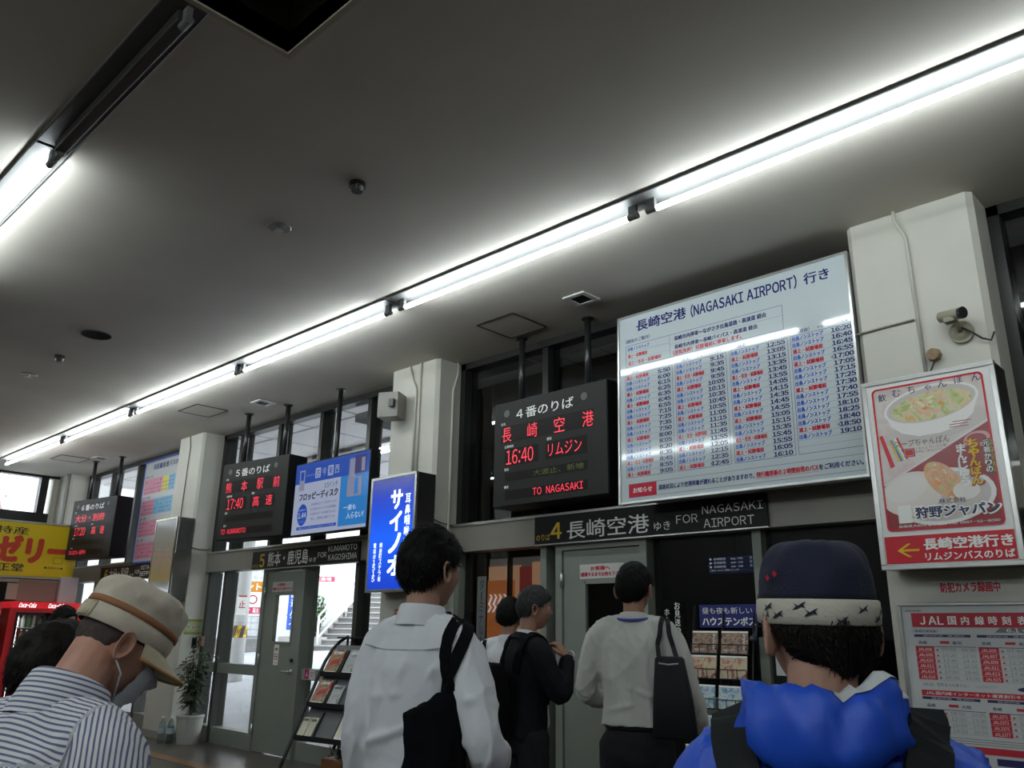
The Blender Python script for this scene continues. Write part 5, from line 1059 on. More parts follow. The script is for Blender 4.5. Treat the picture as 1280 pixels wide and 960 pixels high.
def person(label, hp, away, H=1.0, body=0, head=(0, 0, 0), lean=0., drop=.22, arms=None, skin='skin_a', skinc=(.42, .235, .165), vox=.007, width=1., top=None, pants=None, hair=None, neck_r=.052, shirt_infl=.018, tuck=True, jacket=False, topfn=None, sleeve=1.0, hairfn=None):
    """hp: head centre; away: direction the viewer looks along; body/head yaw clockwise from it (degrees)"""
    P = Person(); az = math.atan2(away[1], away[0])-R(body); rz = az-math.pi/2   # local +y is forward
    zh = hp[2]; zs = zh-drop; k = zs/1.41
    root = Vector((hp[0], hp[1], 0))-Matrix.Rotation(rz, 3, 'Z') @ Vector((0, lean, 0))
    t = thing('person', label, 'person', root, rz); P.t = t
    V = Vector; sh = [V((s_*.182*width, 0, zs-.028)) for s_ in (-1, 1)]
    nb = V((0, -.01, zs+.045)); hc = V((0, lean, zh)); P.hc = hc; P.zs = zs; P.k = k; P.sh = sh; P.w = width
    Mh = Matrix.Translation(hc) @ Matrix.Rotation(-R(head[0]-0*body), 4, 'Z') @ Matrix.Rotation(-R(head[1]), 4, 'X') @ Matrix.Rotation(R(head[2]), 4, 'Y'); P.Mh = Mh
    arms = arms or {}
    def arm(i):
        s_ = (-1, 1)[i]; d = [V((s_*.235*width, -.03, zs-.27)), V((s_*.25*width, .06, zs-.50))]
        return arms.get(i, d)
    P.arms = [arm(0), arm(1)]
    hip = [V((s_*.088, 0, .90*k)) for s_ in (-1, 1)]; knee = [V((s_*.095, .015, .49*k)) for s_ in (-1, 1)]; ank = [V((s_*.10, -.02, .08)) for s_ in (-1, 1)]
    def torso(mb, inf, z_lo=.84, drape=0.):
        rs = []
        for z, a, b, y in ((.84, .140, .088, -.005), (.90, .152, .105, -.01), (.98, .148, .102, -.005), (1.07, .140, .098, 0), (1.16, .146, .104, 0), (1.26, .165, .115, 0), (1.34, .170, .112, -.005), (1.385, .148, .096, -.01), (1.42, .118, .078, -.012), (1.455, .085, .064, -.012), (1.485, .062, .052, -.01)):
            if z < z_lo: continue
            d = drape*max(0, min(1, (1.30-z)/.2)); yl = y
            rs.append(ell((0, yl, z*k if z > .98 else z*k), a*width+inf+d, b*width+inf+d*.9))
        mb.loft(rs)
    # ---- skin body
    mb = MB(); torso(mb, 0)
    chain(mb, [nb+V((0, -.005, -.04)), nb+V((0, lean*.3, .03)), hc.lerp(nb, .45)+V((0, -.012, .0)), hc+Mh.to_3x3() @ V((0, -.03, -.02))], [neck_r*1.15, neck_r, neck_r*.98, neck_r*1.0])
    hv = head_shape(HD); mb.add([Mh @ V(p) for p in hv], HF)
    for i in (0, 1):
        e, w3 = P.arms[i]; s_ = (-1, 1)[i]
        chain(mb, [V((s_*.055, 0, zs+.022)), sh[i]+V((0, 0, -.008)), e, w3], [.050, .053, .040, .028])
        chain(mb, [hip[i]+V((0, 0, -.02)), hip[i].lerp(knee[i], .5), knee[i], knee[i].lerp(ank[i], .4), ank[i]], [.068, .066, .050, .048, .034])
        mb.sphere(ank[i]+V((0, .07, -.035)), (.042, .12, .035))
    me = remesh(mb, vox, 2 if vox < .006 else 1)
    ex = MB()
    for s_ in (-1, 1): v, f = ear_mesh(s_, Mh); ex.add(v, f)
    for i in (0, 1):
        s_ = (-1, 1)[i]; e, w3 = P.arms[i]; d = (w3-e).normalized(); zax = -d; xa = V((s_, 0, 0)); xa = (xa-zax*xa.dot(zax)); xa = xa.normalized() if xa.length > .1 else V((0, 1, 0)).cross(zax).normalized(); ya = zax.cross(xa)
        if (i, 'hand') in arms:
            M4 = arms[(i, 'hand')]
        else: M4 = Matrix(((xa.x, ya.x, zax.x, w3.x+d.x*.02), (xa.y, ya.y, zax.y, w3.y+d.y*.02), (xa.z, ya.z, zax.z, w3.z+d.z*.02), (0, 0, 0, 1)))
        finger_tubes(ex, M4, arms.get((i, 'curl'), .5), s_)
    bm = bmesh.new(); bm.from_mesh(me); e2 = ex.mesh('x'); bm.from_mesh(e2); bm.to_mesh(me); bm.free(); bpy.data.meshes.remove(e2); me.shade_smooth()
    P.body = mkobj('body', me, skinm(skin, skinc), t)
    em = MB()
    for s_ in (-1, 1): em.sphere(Mh @ V((s_*.031, .0795, .004)), .0115, 12, 8)
    em.build('eyes', mat('eye_white', (.5, .48, .45), .2), P.body, smooth=True)
    em = MB()
    for s_ in (-1, 1): em.sphere(Mh @ V((s_*.031, .0885, .004)), (.005, .004, .005), 10, 6)
    em.build('pupils', black, P.body, smooth=True)
    # ---- top
    mb = MB(); i_ = shirt_infl; torso(mb, i_, .84 if not tuck else .97, .014 if tuck else .008)
    for i in (0, 1):
        e, w3 = P.arms[i]; s_ = (-1, 1)[i]; r_ = (.054+i_*.9, .060+i_*.9, .050+i_*.6, .036+i_*.8)
        chain(mb, [V((s_*.055, 0, zs+.020)), sh[i]+V((0, 0, -.010)), e, e.lerp(w3, .94)], [q*sleeve for q in r_], sub=8)
    me = remesh(mb, max(vox*1.3, .0075), 7)
    if topfn: topfn(me, P)
    P.top = mkobj(top[0], me, top[1], t, label=top[2] if len(top) > 2 else None)
    # ---- trousers and shoes
    mb = MB(); mb.loft([ell((0, y, z*k), a*width, b*width) for z, a, b, y in ((.80, .155, .11, -.01), (.86, .172, .125, -.012), (.93, .170, .120, -.01), (.98, .154, .110, -.004), (1.0, .142, .098, 0))])
    for i in (0, 1): chain(mb, [hip[i], hip[i].lerp(knee[i], .5), knee[i], ank[i]+V((0, 0, .03))], [.098, .092, .075, .062])
    me = remesh(mb, .012, 4); v, n = getv(me); setv(me, folds(v, n, .004, 26, 3)); mkobj('trousers', me, pants or fabric('trousers_black', (.012, .012, .014)), t)
    mb = MB(); mb.tube([q for q in [V((p.x, p.y, p.z)) for p in ell((0, -.002, 0.985*k), .156*width, .112*width)]], [(.017, .004)]*28, 8, closed=True); mb.build('belt', black, t, smooth=True)
    for i in (0, 1):
        mb = MB(); c = ank[i]; mb.loft([[V((c.x+a*math.cos(q), c.y+.055+b*math.sin(q), z)) for q in [2*math.pi*kk/18 for kk in range(18)]] for z, a, b in ((.0, .045, .135), (.02, .050, .142), (.045, .048, .132), (.075, .040, .095), (.10, .037, .06))]); mb.build('shoe', mat('shoe_black', (.015, .013, .012), .3), t, smooth=True)
    # ---- hair
    if hair: add_hair(P, **hair)
    return P
import bmesh
def add_hair(P, m_=None, thick=.016, front=.42, side=-.10, back=-.62, strands=2600, ln=.035, seed=1, name='hair', short=1., zmax=2.):
    d = HD; x, y, z = d[:, 0], d[:, 1], d[:, 2]; az = np.arctan2(np.abs(x), y)   # 0 front, pi back
    # hairline height by azimuth, ears cut out
    zz_ = np.interp(az, [0, .5, .95, 1.15, 1.45, 1.75, 2.0, 2.4, 3.15], [front, front-.02, front-.12, .12, side+.12, side+.02, side-.28, back+.06, back])
    rr_ = np.random.default_rng(seed)
    th = np.clip((z-zz_)/.14, -.6, 1)
    jag = np.array([noise.noise(Vector((a*26, b*26, c*5+seed))) for a, b, c in d])
    vol = np.interp(z, [-1, -.5, 0, .5, 1], [.35, .5, .8, 1., 1.05])
    big = np.array([noise.noise(Vector((a*5, b*5, c*5+seed*3))) for a, b, c in d])
    t = np.where(th > 0, th**.6*thick*vol*(1+.28*big+.10*jag)*short, th*.012)+.0015*np.clip(th, 0, 1)
    base = head_shape(d); nrm = d/np.array([.077, .097, .118]); nrm /= np.linalg.norm(nrm, axis=1)[:, None]
    V_ = base+nrm*t[:, None]
    mb = MB(); mb.add([P.Mh @ Vector(p) for p in V_], HF); P.hair = mb.build(name, m_ or hairm, P.body, smooth=True)
    ok = np.where((th > .15) & (z < zmax))[0]
    if strands and len(ok):
        sb = MB(); P.Mh3 = P.Mh.to_3x3()
        for k in range(strands):
            i = ok[rr_.integers(0, len(ok))]; dd = d[i]+rr_.normal(size=3)*.03; dd /= np.linalg.norm(dd); p = head_shape(dd[None])[0]; n_ = dd/np.array([.077, .097, .118]); n_ /= np.linalg.norm(n_)
            crown = np.array([.1, -.45, .88]); g = dd-crown*np.dot(dd, crown); g -= n_*np.dot(g, n_); L_ = np.linalg.norm(g); g = g/L_ if L_ > .05 else np.cross(n_, [1, 0, 0]); g = g+rr_.normal(size=3)*.17; g /= np.linalg.norm(g)
            tk = t[i]*.95; l = ln*rr_.uniform(.6, 1.2); s2 = np.cross(n_, g); w2 = .0011
            a = p+n_*tk*.75; b = a+g*l*.5+n_*(tk*.32-l*l/1.2); c = a+g*l-n_*(l*l/.24)
            sb.add([P.Mh @ Vector(a-s2*w2), P.Mh @ Vector(a+s2*w2), P.Mh @ Vector(b+s2*w2), P.Mh @ Vector(b-s2*w2), P.Mh @ Vector(c)], [(0, 1, 2, 3), (3, 2, 4)])
        o = sb.build('hair_strands', m_ or hairm, P.hair); o['kind'] = 'stuff'
def collar(P, m_, r=.066, h=.035, z=.055, tilt=12, name='collar', thick=.004, lean=.0, fold=True, bot=-.012):
    c = Vector((0, -.008+lean, P.zs+z)); M = Matrix.Translation(c) @ Matrix.Rotation(-R(tilt), 4, 'X'); mb = MB(); n = 36; rings = []
    prof = [(-.012, bot), (-.004, h*.4), (-.006, h), (.001, h+.002), (.006, h-.004), (.012, h*.3), (.018, bot)] if fold else [(-.006, -.01), (-.004, h), (.002, h), (.005, -.012)]
    for dr, dz in prof: rings.append([M @ Vector(((r+dr)*math.cos(2*math.pi*q/n), (r*1.02+dr)*math.sin(2*math.pi*q/n), dz)) for q in range(n)])
    mb.loft(rings, cap=False); o = mb.build(name, m_, P.top, smooth=True); return o
def strap(P, pts, w_=.022, th=.004, m_=None, name='strap', parent=None):
    """ribbon laid along points; pts (pos, outward normal)"""
    mb = MB(); r = []
    for i, (p, n) in enumerate(pts):
        p, n = Vector(p), Vector(n).normalized(); tg = (Vector(pts[min(i+1, len(pts)-1)][0])-Vector(pts[max(i-1, 0)][0])).normalized(); s_ = tg.cross(n).normalized()
        r.append([p+s_*w_+n*th, p-s_*w_+n*th, p-s_*w_-n*th, p+s_*w_-n*th])
    mb.loft(r); return mb.build(name, m_ or black, parent, smooth=False)
def proj_strap(me_obj, P, path, off=.008):
    """push path points onto a garment: nearest surface point plus offset"""
    out = []; pts = [Vector(p) for p in path]
    P2 = []
    for i in range(len(pts)-1):
        for k in range(5): P2.append(pts[i].lerp(pts[i+1], k/5))
    P2.append(pts[-1])
    for p in P2:
        ok_, loc, nrm, _ = me_obj.closest_point_on_mesh(p)
        out.append((loc+nrm*off, nrm))
    # soften
    q = [o[0] for o in out]
    for _ in range(3): q = [q[0]]+[(q[i-1]+q[i]*2+q[i+1])/4 for i in range(1, len(q)-1)]+[q[-1]]
    return [(a, b[1]) for a, b in zip(q, out)]
AW = lambda x, y: (x, y)
# 1 --- the man in the white shirt with the black tote bag
shirtw = fabric('shirt_white', (.66, .67, .70), .7, 500, .05)
def wrinkle(amp, sc_, seed, extra=None):
    def fn(me, P):
        v, n = getv(me); vo = v.copy(); v = folds(v, n, amp, sc_, seed)
        if extra:
            for p0, p1, w2, a in extra:
                p0, p1 = np.array(p0), np.array(p1); back = abs(p0[0]) < .18; mk = np.array([1, 0 if back else 1, 1]); d = (p1-p0)*mk; t = np.clip((((v-p0)*mk)@d)/(d@d), 0, 1); dist = np.linalg.norm((v-p0)*mk-t[:, None]*d, axis=1)+(10*(v[:, 1] > -.02) if back else 0)+(10*(np.abs(v[:, 0]) > .185) if back else 0); v = v+n*(a*np.exp(-(dist/w2)**2)*np.sin(np.pi*np.clip(t, .02, .98))**.5)[:, None]
        dd = ((v-vo)*n).sum(1); lim = np.clip(dd, -.0095, .016); setv(me, vo+n*lim[:, None])
    return fn
zs2 = 1.585-.21
ex2 = [(a, b, c*1.3, d*2.2) for a, b, c, d in [((-.10, -.13, zs2-.02), (.0, -.15, zs2-.25), .02, -.006), ((.10, -.13, zs2-.04), (.0, -.15, zs2-.24), .02, -.005), ((-.14, -.12, zs2-.30), (.08, -.14, zs2-.22), .012, .006), ((-.12, -.12, zs2-.16), (.10, -.13, zs2-.14), .010, .004), ((-.05, -.14, zs2-.05), (-.12, -.12, zs2-.45), .018, .006),
       ((.22, -.08, zs2-.20), (.28, .02, zs2-.24), .012, .008), ((.23, -.10, zs2-.15), (.29, .0, zs2-.17), .010, .006), ((.21, -.08, zs2-.26), (.30, .03, zs2-.28), .012, .009), ((.19, -.06, zs2-.12), (.24, -.08, zs2-.26), .014, -.008)]]
P2 = person('young black-haired man in a white shirt carrying a black tote bag', (-2.003, 1.737, 1.585), (-.755, .655), body=38, head=(13, -2, 0), lean=.035, drop=.21, vox=.0048,
    arms={1: [Vector((.27, -.03, 1.36-.27)), Vector((.15, .20, 1.36-.33))], 0: [Vector((-.185, -.04, 1.08)), Vector((-.18, .08, .86))]}, top=('shirt', shirtw), hair=dict(m_=hairm, thick=.020, front=.35, side=-.05, back=-.56, strands=6000, ln=.04, seed=4), topfn=wrinkle(.0055, 17, 5, ex2), skinc=(.40, .22, .155), skin='skin_warm', width=.84)
collar(P2, shirtw, .064, .050, .050, 6, lean=.008)
# yoke seam as a raised fold
def ring_on(P, pts, m_, nm, r=.0022, off=.001):
    q = proj_strap(P.top, P, pts, off); mb = MB(); mb.tube([a for a, _ in q], r, 6); return mb.build(nm, m_, P.top, smooth=True)
seamm = fabric('shirt_seam', (.50, .51, .54), .8)
ring_on(P2, [(-.17, -.10, zs2-.005), (-.08, -.13, zs2-.01), (.0, -.14, zs2-.015), (.08, -.13, zs2-.01), (.17, -.10, zs2-.005)], seamm, 'yoke_seam')
ring_on(P2, [(.17, .06, zs2+.03), (.185, .0, zs2+.07), (.19, -.06, zs2+.03), (.175, -.11, zs2-.06)], seamm, 'sleeve_seam')
bagm = mat('bag_black', (.005, .005, .006), .85, bump=.15, bscale=120, spec=.06)
def tote():
    z = zs2; T = thing('tote_bag', 'black slouching tote bag hanging from the shoulder of the young man in the white shirt', 'bag', P2.t.location, P2.t.rotation_euler.z)
    th = R(38); er = Vector((math.cos(th), math.sin(th), 0)); ec = Vector((math.sin(th), -math.cos(th), 0)); RM = Matrix.Rotation(th, 3, 'Z')
    def at(off, out, zz): q = er*off+ec*out; return Vector((q.x, q.y, zz))
    rings = []
    for zz, off, a, b, out in ((z-.125, .085, .025, .018, .165), (z-.15, .075, .050, .030, .17), (z-.185, .045, .090, .036, .175), (z-.215, .045, .088, .040, .175), (z-.30, .055, .090, .048, .18), (z-.45, .040, .125, .055, .18), (z-.60, .030, .155, .055, .175), (z-.68, .03, .15, .045, .17), (z-.69, .03, .13, .03, .17)):
        rings.append(ell(at(off, out, zz), a, b, 32, 2.4, RM))
    mb = MB(); mb.loft(rings); me = remesh(mb, .009, 3); v, n = getv(me); setv(me, folds(v, n, .006, 18, 8)); mkobj('bag_body', me, bagm, T)
    for do, w2 in ((0, .018), (.030, .018)):
        pts = proj_strap(P2.top, P2, [at(.085+do*.5, .16, z-.10), at(.090+do, .13, z-.03), at(.100+do, .08, z+.03), at(.105+do, .0, z+.07), at(.10+do, -.08, z+.02), at(.09, -.14, z-.12)], .009)
        pts = [(at(.08+do*.5, .175, z-.16), ec)]+pts; strap(P2, pts, w2, .003, bagm, 'bag_strap', T)
    mb = MB()
    import itertools
    zc = z-.46; mb.tube([at(.05+.06*math.cos(a), .238, zc+.045*math.sin(a)) for a in [math.pi*k/10 for k in range(11)]], .0028, 6)
    for dx in (-.045, .0, .05): mb.tube([at(.05+dx, .238, zc+.05), at(.045+dx, .241, zc), at(.052+dx, .24, zc-.05)], .0022, 6)
    mb.build('printed_outline', mat('bag_print', (.35, .36, .25), .7), T, smooth=True)
tote()
# 2 --- the grey-haired man in the dark suit holding his strap
suit = fabric('suit_black', (.005, .0055, .008), .8, 500, .05)
h3 = 1.542; z3 = h3-.22
P3 = person('grey-haired man in a black suit turned sideways, hand raised to his collar', (-3.41, 3.792, h3), (-.67, .74), body=62, head=(22, 0, 0), lean=.05, drop=.22, vox=.0052,
    arms={1: [Vector((.215, .10, z3-.25)), Vector((.15, .19, z3-.06))], (1, 'curl'): 1.0, (1, 'hand'): hand_at((.15, .19, z3-.055), (-.35, -.45, .82), (-.6, -.5, -.5)), 0: [Vector((-.24, -.02, z3-.28)), Vector((-.23, .10, z3-.50))]},
    top=('suit_jacket', suit), tuck=False, width=.88, shirt_infl=.020, hair=dict(m_=hairg, thick=.018, front=.38, side=-.08, back=-.62, strands=3000, ln=.03, seed=6), skin='skin_tan', skinc=(.36, .19, .125), topfn=wrinkle(.003, 18, 9))
collar(P3, shirtw, .060, .040, .05, 10, name='shirt_collar', lean=.012); collar(P3, suit, .074, .024, .045, 14, name='jacket_collar', lean=.004)
mb = MB(); mb.tube([Vector((.168+.033*math.cos(a), .20+.005*math.cos(a), z3-.045+.028*math.sin(a))) for a in [2*math.pi*k/16 for k in range(16)]], .005, 6, closed=True); mb.build('wristwatch', alu, P3.t, smooth=True)
T = thing('backpack', 'black backpack on the back of the grey-haired man in the suit', 'bag', P3.t.location, P3.t.rotation_euler.z)
mb = MB(); mb.loft([ell((0, -.235, z), a, b, 28, 3) for z, a, b in ((z3-.48, .11, .05), (z3-.46, .14, .085), (z3-.30, .15, .095), (z3-.14, .14, .075), (z3-.09, .12, .05), (z3-.08, .08, .03))]); me = remesh(mb, .009, 3); v, n = getv(me); setv(me, folds(v, n, .004, 18, 8)); mkobj('backpack_body', me, bagm, T)
mb = MB(); mb.loft([ell((0, -.335, z), a, b, 24, 3) for z, a, b in ((z3-.43, .09, .02), (z3-.42, .11, .035), (z3-.30, .11, .035), (z3-.27, .09, .02))]); mb.build('front_pocket', bagm, T, smooth=True)
mb = MB(); mb.tube([(-.06, -.355, z3-.27), (.0, -.36, z3-.262), (.06, -.355, z3-.27)], .003, 6); mb.build('zip', alu, T, smooth=True)
for s_ in (-1, 1): strap(P3, proj_strap(P3.top, P3, [(s_*.10, -.15, z3-.14), (s_*.115, -.12, z3-.0), (s_*.12, -.03, z3+.07), (s_*.12, .06, z3+.04), (s_*.115, .13, z3-.12), (s_*.14, .05, z3-.3)], .012), .024, .004, bagm, 'shoulder_strap', T)
# 3 --- man in the white shirt beyond him
P4 = person('black-haired man in a white shirt half hidden behind the suited man', (-4.14, 4.343, 1.51), (-.69, .72), body=15, head=(8, 4, 0), lean=.02, drop=.21, vox=.008, top=('shirt', shirtw), hair=dict(thick=.02, strands=1500, seed=8), skin='skin_warm', topfn=wrinkle(.0025, 22, 3), width=.95)
collar(P4, shirtw, .064, .035, .045, 8)
T = thing('shoulder_bag', 'black bag slung behind the half hidden man in the white shirt', 'bag', P4.t.location, P4.t.rotation_euler.z)
z4 = P4.zs; mb = MB(); mb.loft([ell((-.05, -.21, z), a, b, 24, 3) for z, a, b in ((z4-.45, .13, .04), (z4-.42, .16, .06), (z4-.22, .15, .055), (z4-.2, .12, .03))]); mb.build('bag_body', bagm, T, smooth=True)
strap(P4, proj_strap(P4.top, P4, [(-.15, -.14, z4-.22), (-.16, -.1, z4-.05), (-.15, -.02, z4+.05), (-.13, .08, z4-.05), (-.1, .12, z4-.2)], .01), .016, .003, bagm, 'bag_strap', T)
# 4 --- the man with the lanyard
z5 = 1.616-.198; shirtg = fabric('shirt_pale_grey', (.52, .52, .49), .7, 500, .05)
ex5 = [(a, b, c*1.3, d*2.2) for a, b, c, d in [((.05, -.14, z5-.08), (.10, -.12, z5-.40), .015, .006), ((-.08, -.14, z5-.10), (-.10, -.12, z5-.42), .014, .006), ((-.02, -.15, z5-.25), (.12, -.12, z5-.30), .010, .006), ((-.12, -.12, z5-.36), (.05, -.14, z5-.32), .010, .005), ((.0, -.15, z5-.15), (.04, -.14, z5-.42), .012, -.005)]]
P5 = person('man in a pale grey shirt with a blue lanyard facing the middle door', (-2.453, 3.471, 1.616), (-.577, .816), body=12, head=(14, 0, 0), lean=.03, drop=.198, vox=.0062, top=('shirt', shirtg), hair=dict(thick=.017, front=.4, side=-.05, back=-.62, strands=3500, ln=.028, seed=9), skin='skin_tan', topfn=wrinkle(.006, 20, 12, ex5), width=.93,
    arms={0: [Vector((-.25, .02, z5-.27)), Vector((-.20, .20, z5-.34))], 1: [Vector((.25, .0, z5-.26)), Vector((.29, .12, z5-.46))]})
collar(P5, shirtg, .064, .035, .045, 8)
mb = MB(); n = 30; mb.tube([Vector((.081*math.cos(a), -.012+.082*math.sin(a), P5.zs+.062+.012*math.sin(a))) for a in [2*math.pi*k/n for k in range(n)]], [(.007, .003)]*n, 6, closed=True); mb.tube([(-.05, .05, P5.zs+.05), (0, .14, P5.zs-.15), (.05, .05, P5.zs+.05)], .006, 6)
mb.build('lanyard', ink('lanyard_blue', (.05, .07, .35)), P5.t, smooth=True)
T = thing('shoulder_bag', 'flat dark shoulder bag with long straps on the man with the lanyard', 'bag', P5.t.location, P5.t.rotation_euler.z)
bg2 = mat('bag_charcoal', (.012, .013, .015), .7, bump=.1, bscale=150, spec=.2)
mb = MB(); mb.loft([ell((x, -.165, z), a, b, 28, 5) for z, x, a, b in ((z5-.46, .21, .09, .025), (z5-.45, .21, .100, .04), (z5-.30, .205, .088, .042), (z5-.12, .195, .065, .03), (z5-.11, .195, .055, .02))]); mb.build('bag_body', bg2, T, smooth=True)
for dx in (-.055, .05):
    pts = [((.195+dx*.8, -.185, z5-.13), (0, -1, 0))]+proj_strap(P5.top, P5, [(.18+dx*.6, -.14, z5-.06), (.165+dx*.4, -.09, z5+.02), (.155+dx*.2, -.01, z5+.075), (.15, .08, z5+.0), (.17, .1, z5-.15)], .010); strap(P5, pts, .011, .003, bg2, 'bag_strap', T)
mb = MB(); mb.tube([(.15, -.20, z5-.14), (.195, -.202, z5-.145), (.24, -.20, z5-.14)], .004, 6); mb.build('bag_zip', alu, T, smooth=True)
# 5 --- the person in the blue jacket and navy cap
h6 = 1.41; z6 = h6-.215
blue = mat('jacket_blue', (.010, .075, .55), .5, bump=.06, bscale=200)
P6 = person('person in a bright blue hooded jacket and navy cap seen from behind', (-.626, 1.418, h6), (-.404, .915), body=0, head=(-24, 8, 0), lean=.04, drop=.215, vox=.0045, top=('jacket', blue), shirt_infl=.030, tuck=False, hair=dict(m_=hairb, thick=.019, front=.30, side=-.12, back=-.66, strands=6000, ln=.035, seed=12, zmax=.06), skin='skin_warm', topfn=wrinkle(.008, 13, 21), width=.98, neck_r=.056)
def cap(P, m_, band, stripe, vis, label, pitch=4, r=(.090, .110), h=.105, z0=.035, puff=.008, style=0):
    T = thing('cap', label, 'cap', P.t.location, P.t.rotation_euler.z); M = P.Mh @ Matrix.Rotation(-R(pitch), 4, 'X') @ Matrix.Translation((0, -.004, z0)); n = 64
    def ring(z, ax, ay, w2=0., seed=0): return [M @ Vector(((ax+w2*noise.noise(Vector((math.cos(2*math.pi*k/n)*3, math.sin(2*math.pi*k/n)*3, z*30+seed))))*math.cos(2*math.pi*k/n), (ay+w2*noise.noise(Vector((math.cos(2*math.pi*k/n)*3, math.sin(2*math.pi*k/n)*3, z*30+seed))))*math.sin(2*math.pi*k/n), z+w2*.6*noise.noise(Vector((math.cos(2*math.pi*k/n)*2, math.sin(2*math.pi*k/n)*2, seed+7))))) for k in range(n)]
    a, b = r; mb = MB()
    rs = []
    for i in range(19):
        u = i/18; zt = .03+(h+.006-.03)*(math.sin(u*math.pi/2)**(.85 if style else .7)); sh_ = max(.002, math.cos(u*math.pi/2)**(.42 if style else .30)) if u < 1 else .01
        pf = puff*math.sin(min(1, u*2.2)*math.pi*.5)*(u < .8); rs.append(ring(zt, (a+pf)*sh_, (b+pf)*sh_, (.009 if not style else .005)*min(1, u*5)*(u < .97), 2))
    mb.loft(rs)
    mb.build('crown', m_, T, smooth=True)
    mb = MB(); mb.loft([ring(-.008, a+.001, b+.001), ring(-.006, a+.004, b+.004), ring(.012, a+.0055, b+.0055, .001), ring(.030, a+.0045, b+.0045), ring(.033, a+.001, b+.001)], cap=False); bd_ = mb.build('band', band, T, smooth=True)
    if stripe: mb = MB(); mb.loft([ring(.033, a+.003, b+.003), ring(.034, a+.0065, b+.0065), ring(.046, a+.0065, b+.0065), ring(.048, a+.003, b+.003)], cap=False); mb.build('trim_stripe', stripe, T, smooth=True)
    # visor
    mb = MB(); rows = []
    for j in range(7):
        u = j/6; row = []
        for k in range(25):
            t = -math.pi*.40+math.pi*.80*k/24; c = math.cos(t); row.append(M @ Vector(((a+.004)*math.sin(t)*(1+.02*u), (b+.004)*math.cos(t)*(1-.0*u)+u*.068*max(0, (c-.28)/.72)**.7, -.004-u*.030*max(0, c-.2)-.030*abs(math.sin(t))**2*u)))
        rows.append(row)
    v = [p for r_ in rows for p in r_]; dn = M.to_3x3() @ Vector((0, 0, -.0035)); nv = len(v); v2 = v+[p+dn for p in v]; f = []
    for j in range(6):
        for k in range(24): q = (j*25+k, j*25+k+1, (j+1)*25+k+1, (j+1)*25+k); f.append(q); f.append(tuple(i+nv for i in q[::-1]))
    mb.add(v2, f); mb.build('visor', vis[0], T, smooth=True)
    mb = MB(); mb.tube([p+dn*.5 for p in rows[-1]], .0042, 8); mb.build('visor_edge', vis[1], T, smooth=True)
    return T, M, ring, (a, b)
navycap = mat('cap_navy', (.007, .010, .030), .85, bump=.3, bscale=300); bandw = mat('cap_band_cream', (.50, .47, .40), .8, bump=.2, bscale=200)
T6, M6, ring6, ab6 = cap(P6, navycap, bandw, None, (navycap, navycap), 'navy cap with a cream bird-print band on the person in blue', pitch=-10, r=(.092, .110), h=.125, z0=.020, puff=.0, style=1)
mb = MB()
for k, t in enumerate((192, 204, 226, 236, 262, 284, 305, 316, 338)):   # printed swallows on the band
    a0 = R(t); mb_z = (.020, .008, .022, .012, -.0, .018, .004, .016, .010)[k]
    def on(u, v): aa = a0+u/.1; return M6 @ Vector(((ab6[0]+.0068)*math.cos(aa), (ab6[1]+.0068)*math.sin(aa), mb_z+v))
    mb.add([on(q_[0]*.8, q_[1]*.7) for q_ in ((0, 0), (.008, .006), (.016, .010), (.010, .002), (.014, -.006), (.006, -.002), (-.004, -.008), (-.012, -.010), (-.004, -.001), (-.010, .007))], [(0, 1, 2, 3), (0, 3, 4, 5), (0, 5, 6, 8), (6, 7, 8), (0, 8, 9)])
mb.build('bird_print', navycap, T6, kind='stuff')
mb = MB()
for t, z in ((205, .072), (196, .066)): p = [M6 @ Vector(((ab6[0]+.0085)*math.cos(R(t)+du), (ab6[1]+.0085)*math.sin(R(t)+du), z+dz)) for du, dz in ((0, -.005), (.05, 0), (0, .006), (-.05, .001))]; mb.add(p, [(0, 1, 2, 3)])
mb.build('red_embroidery', redink, T6, kind='stuff')
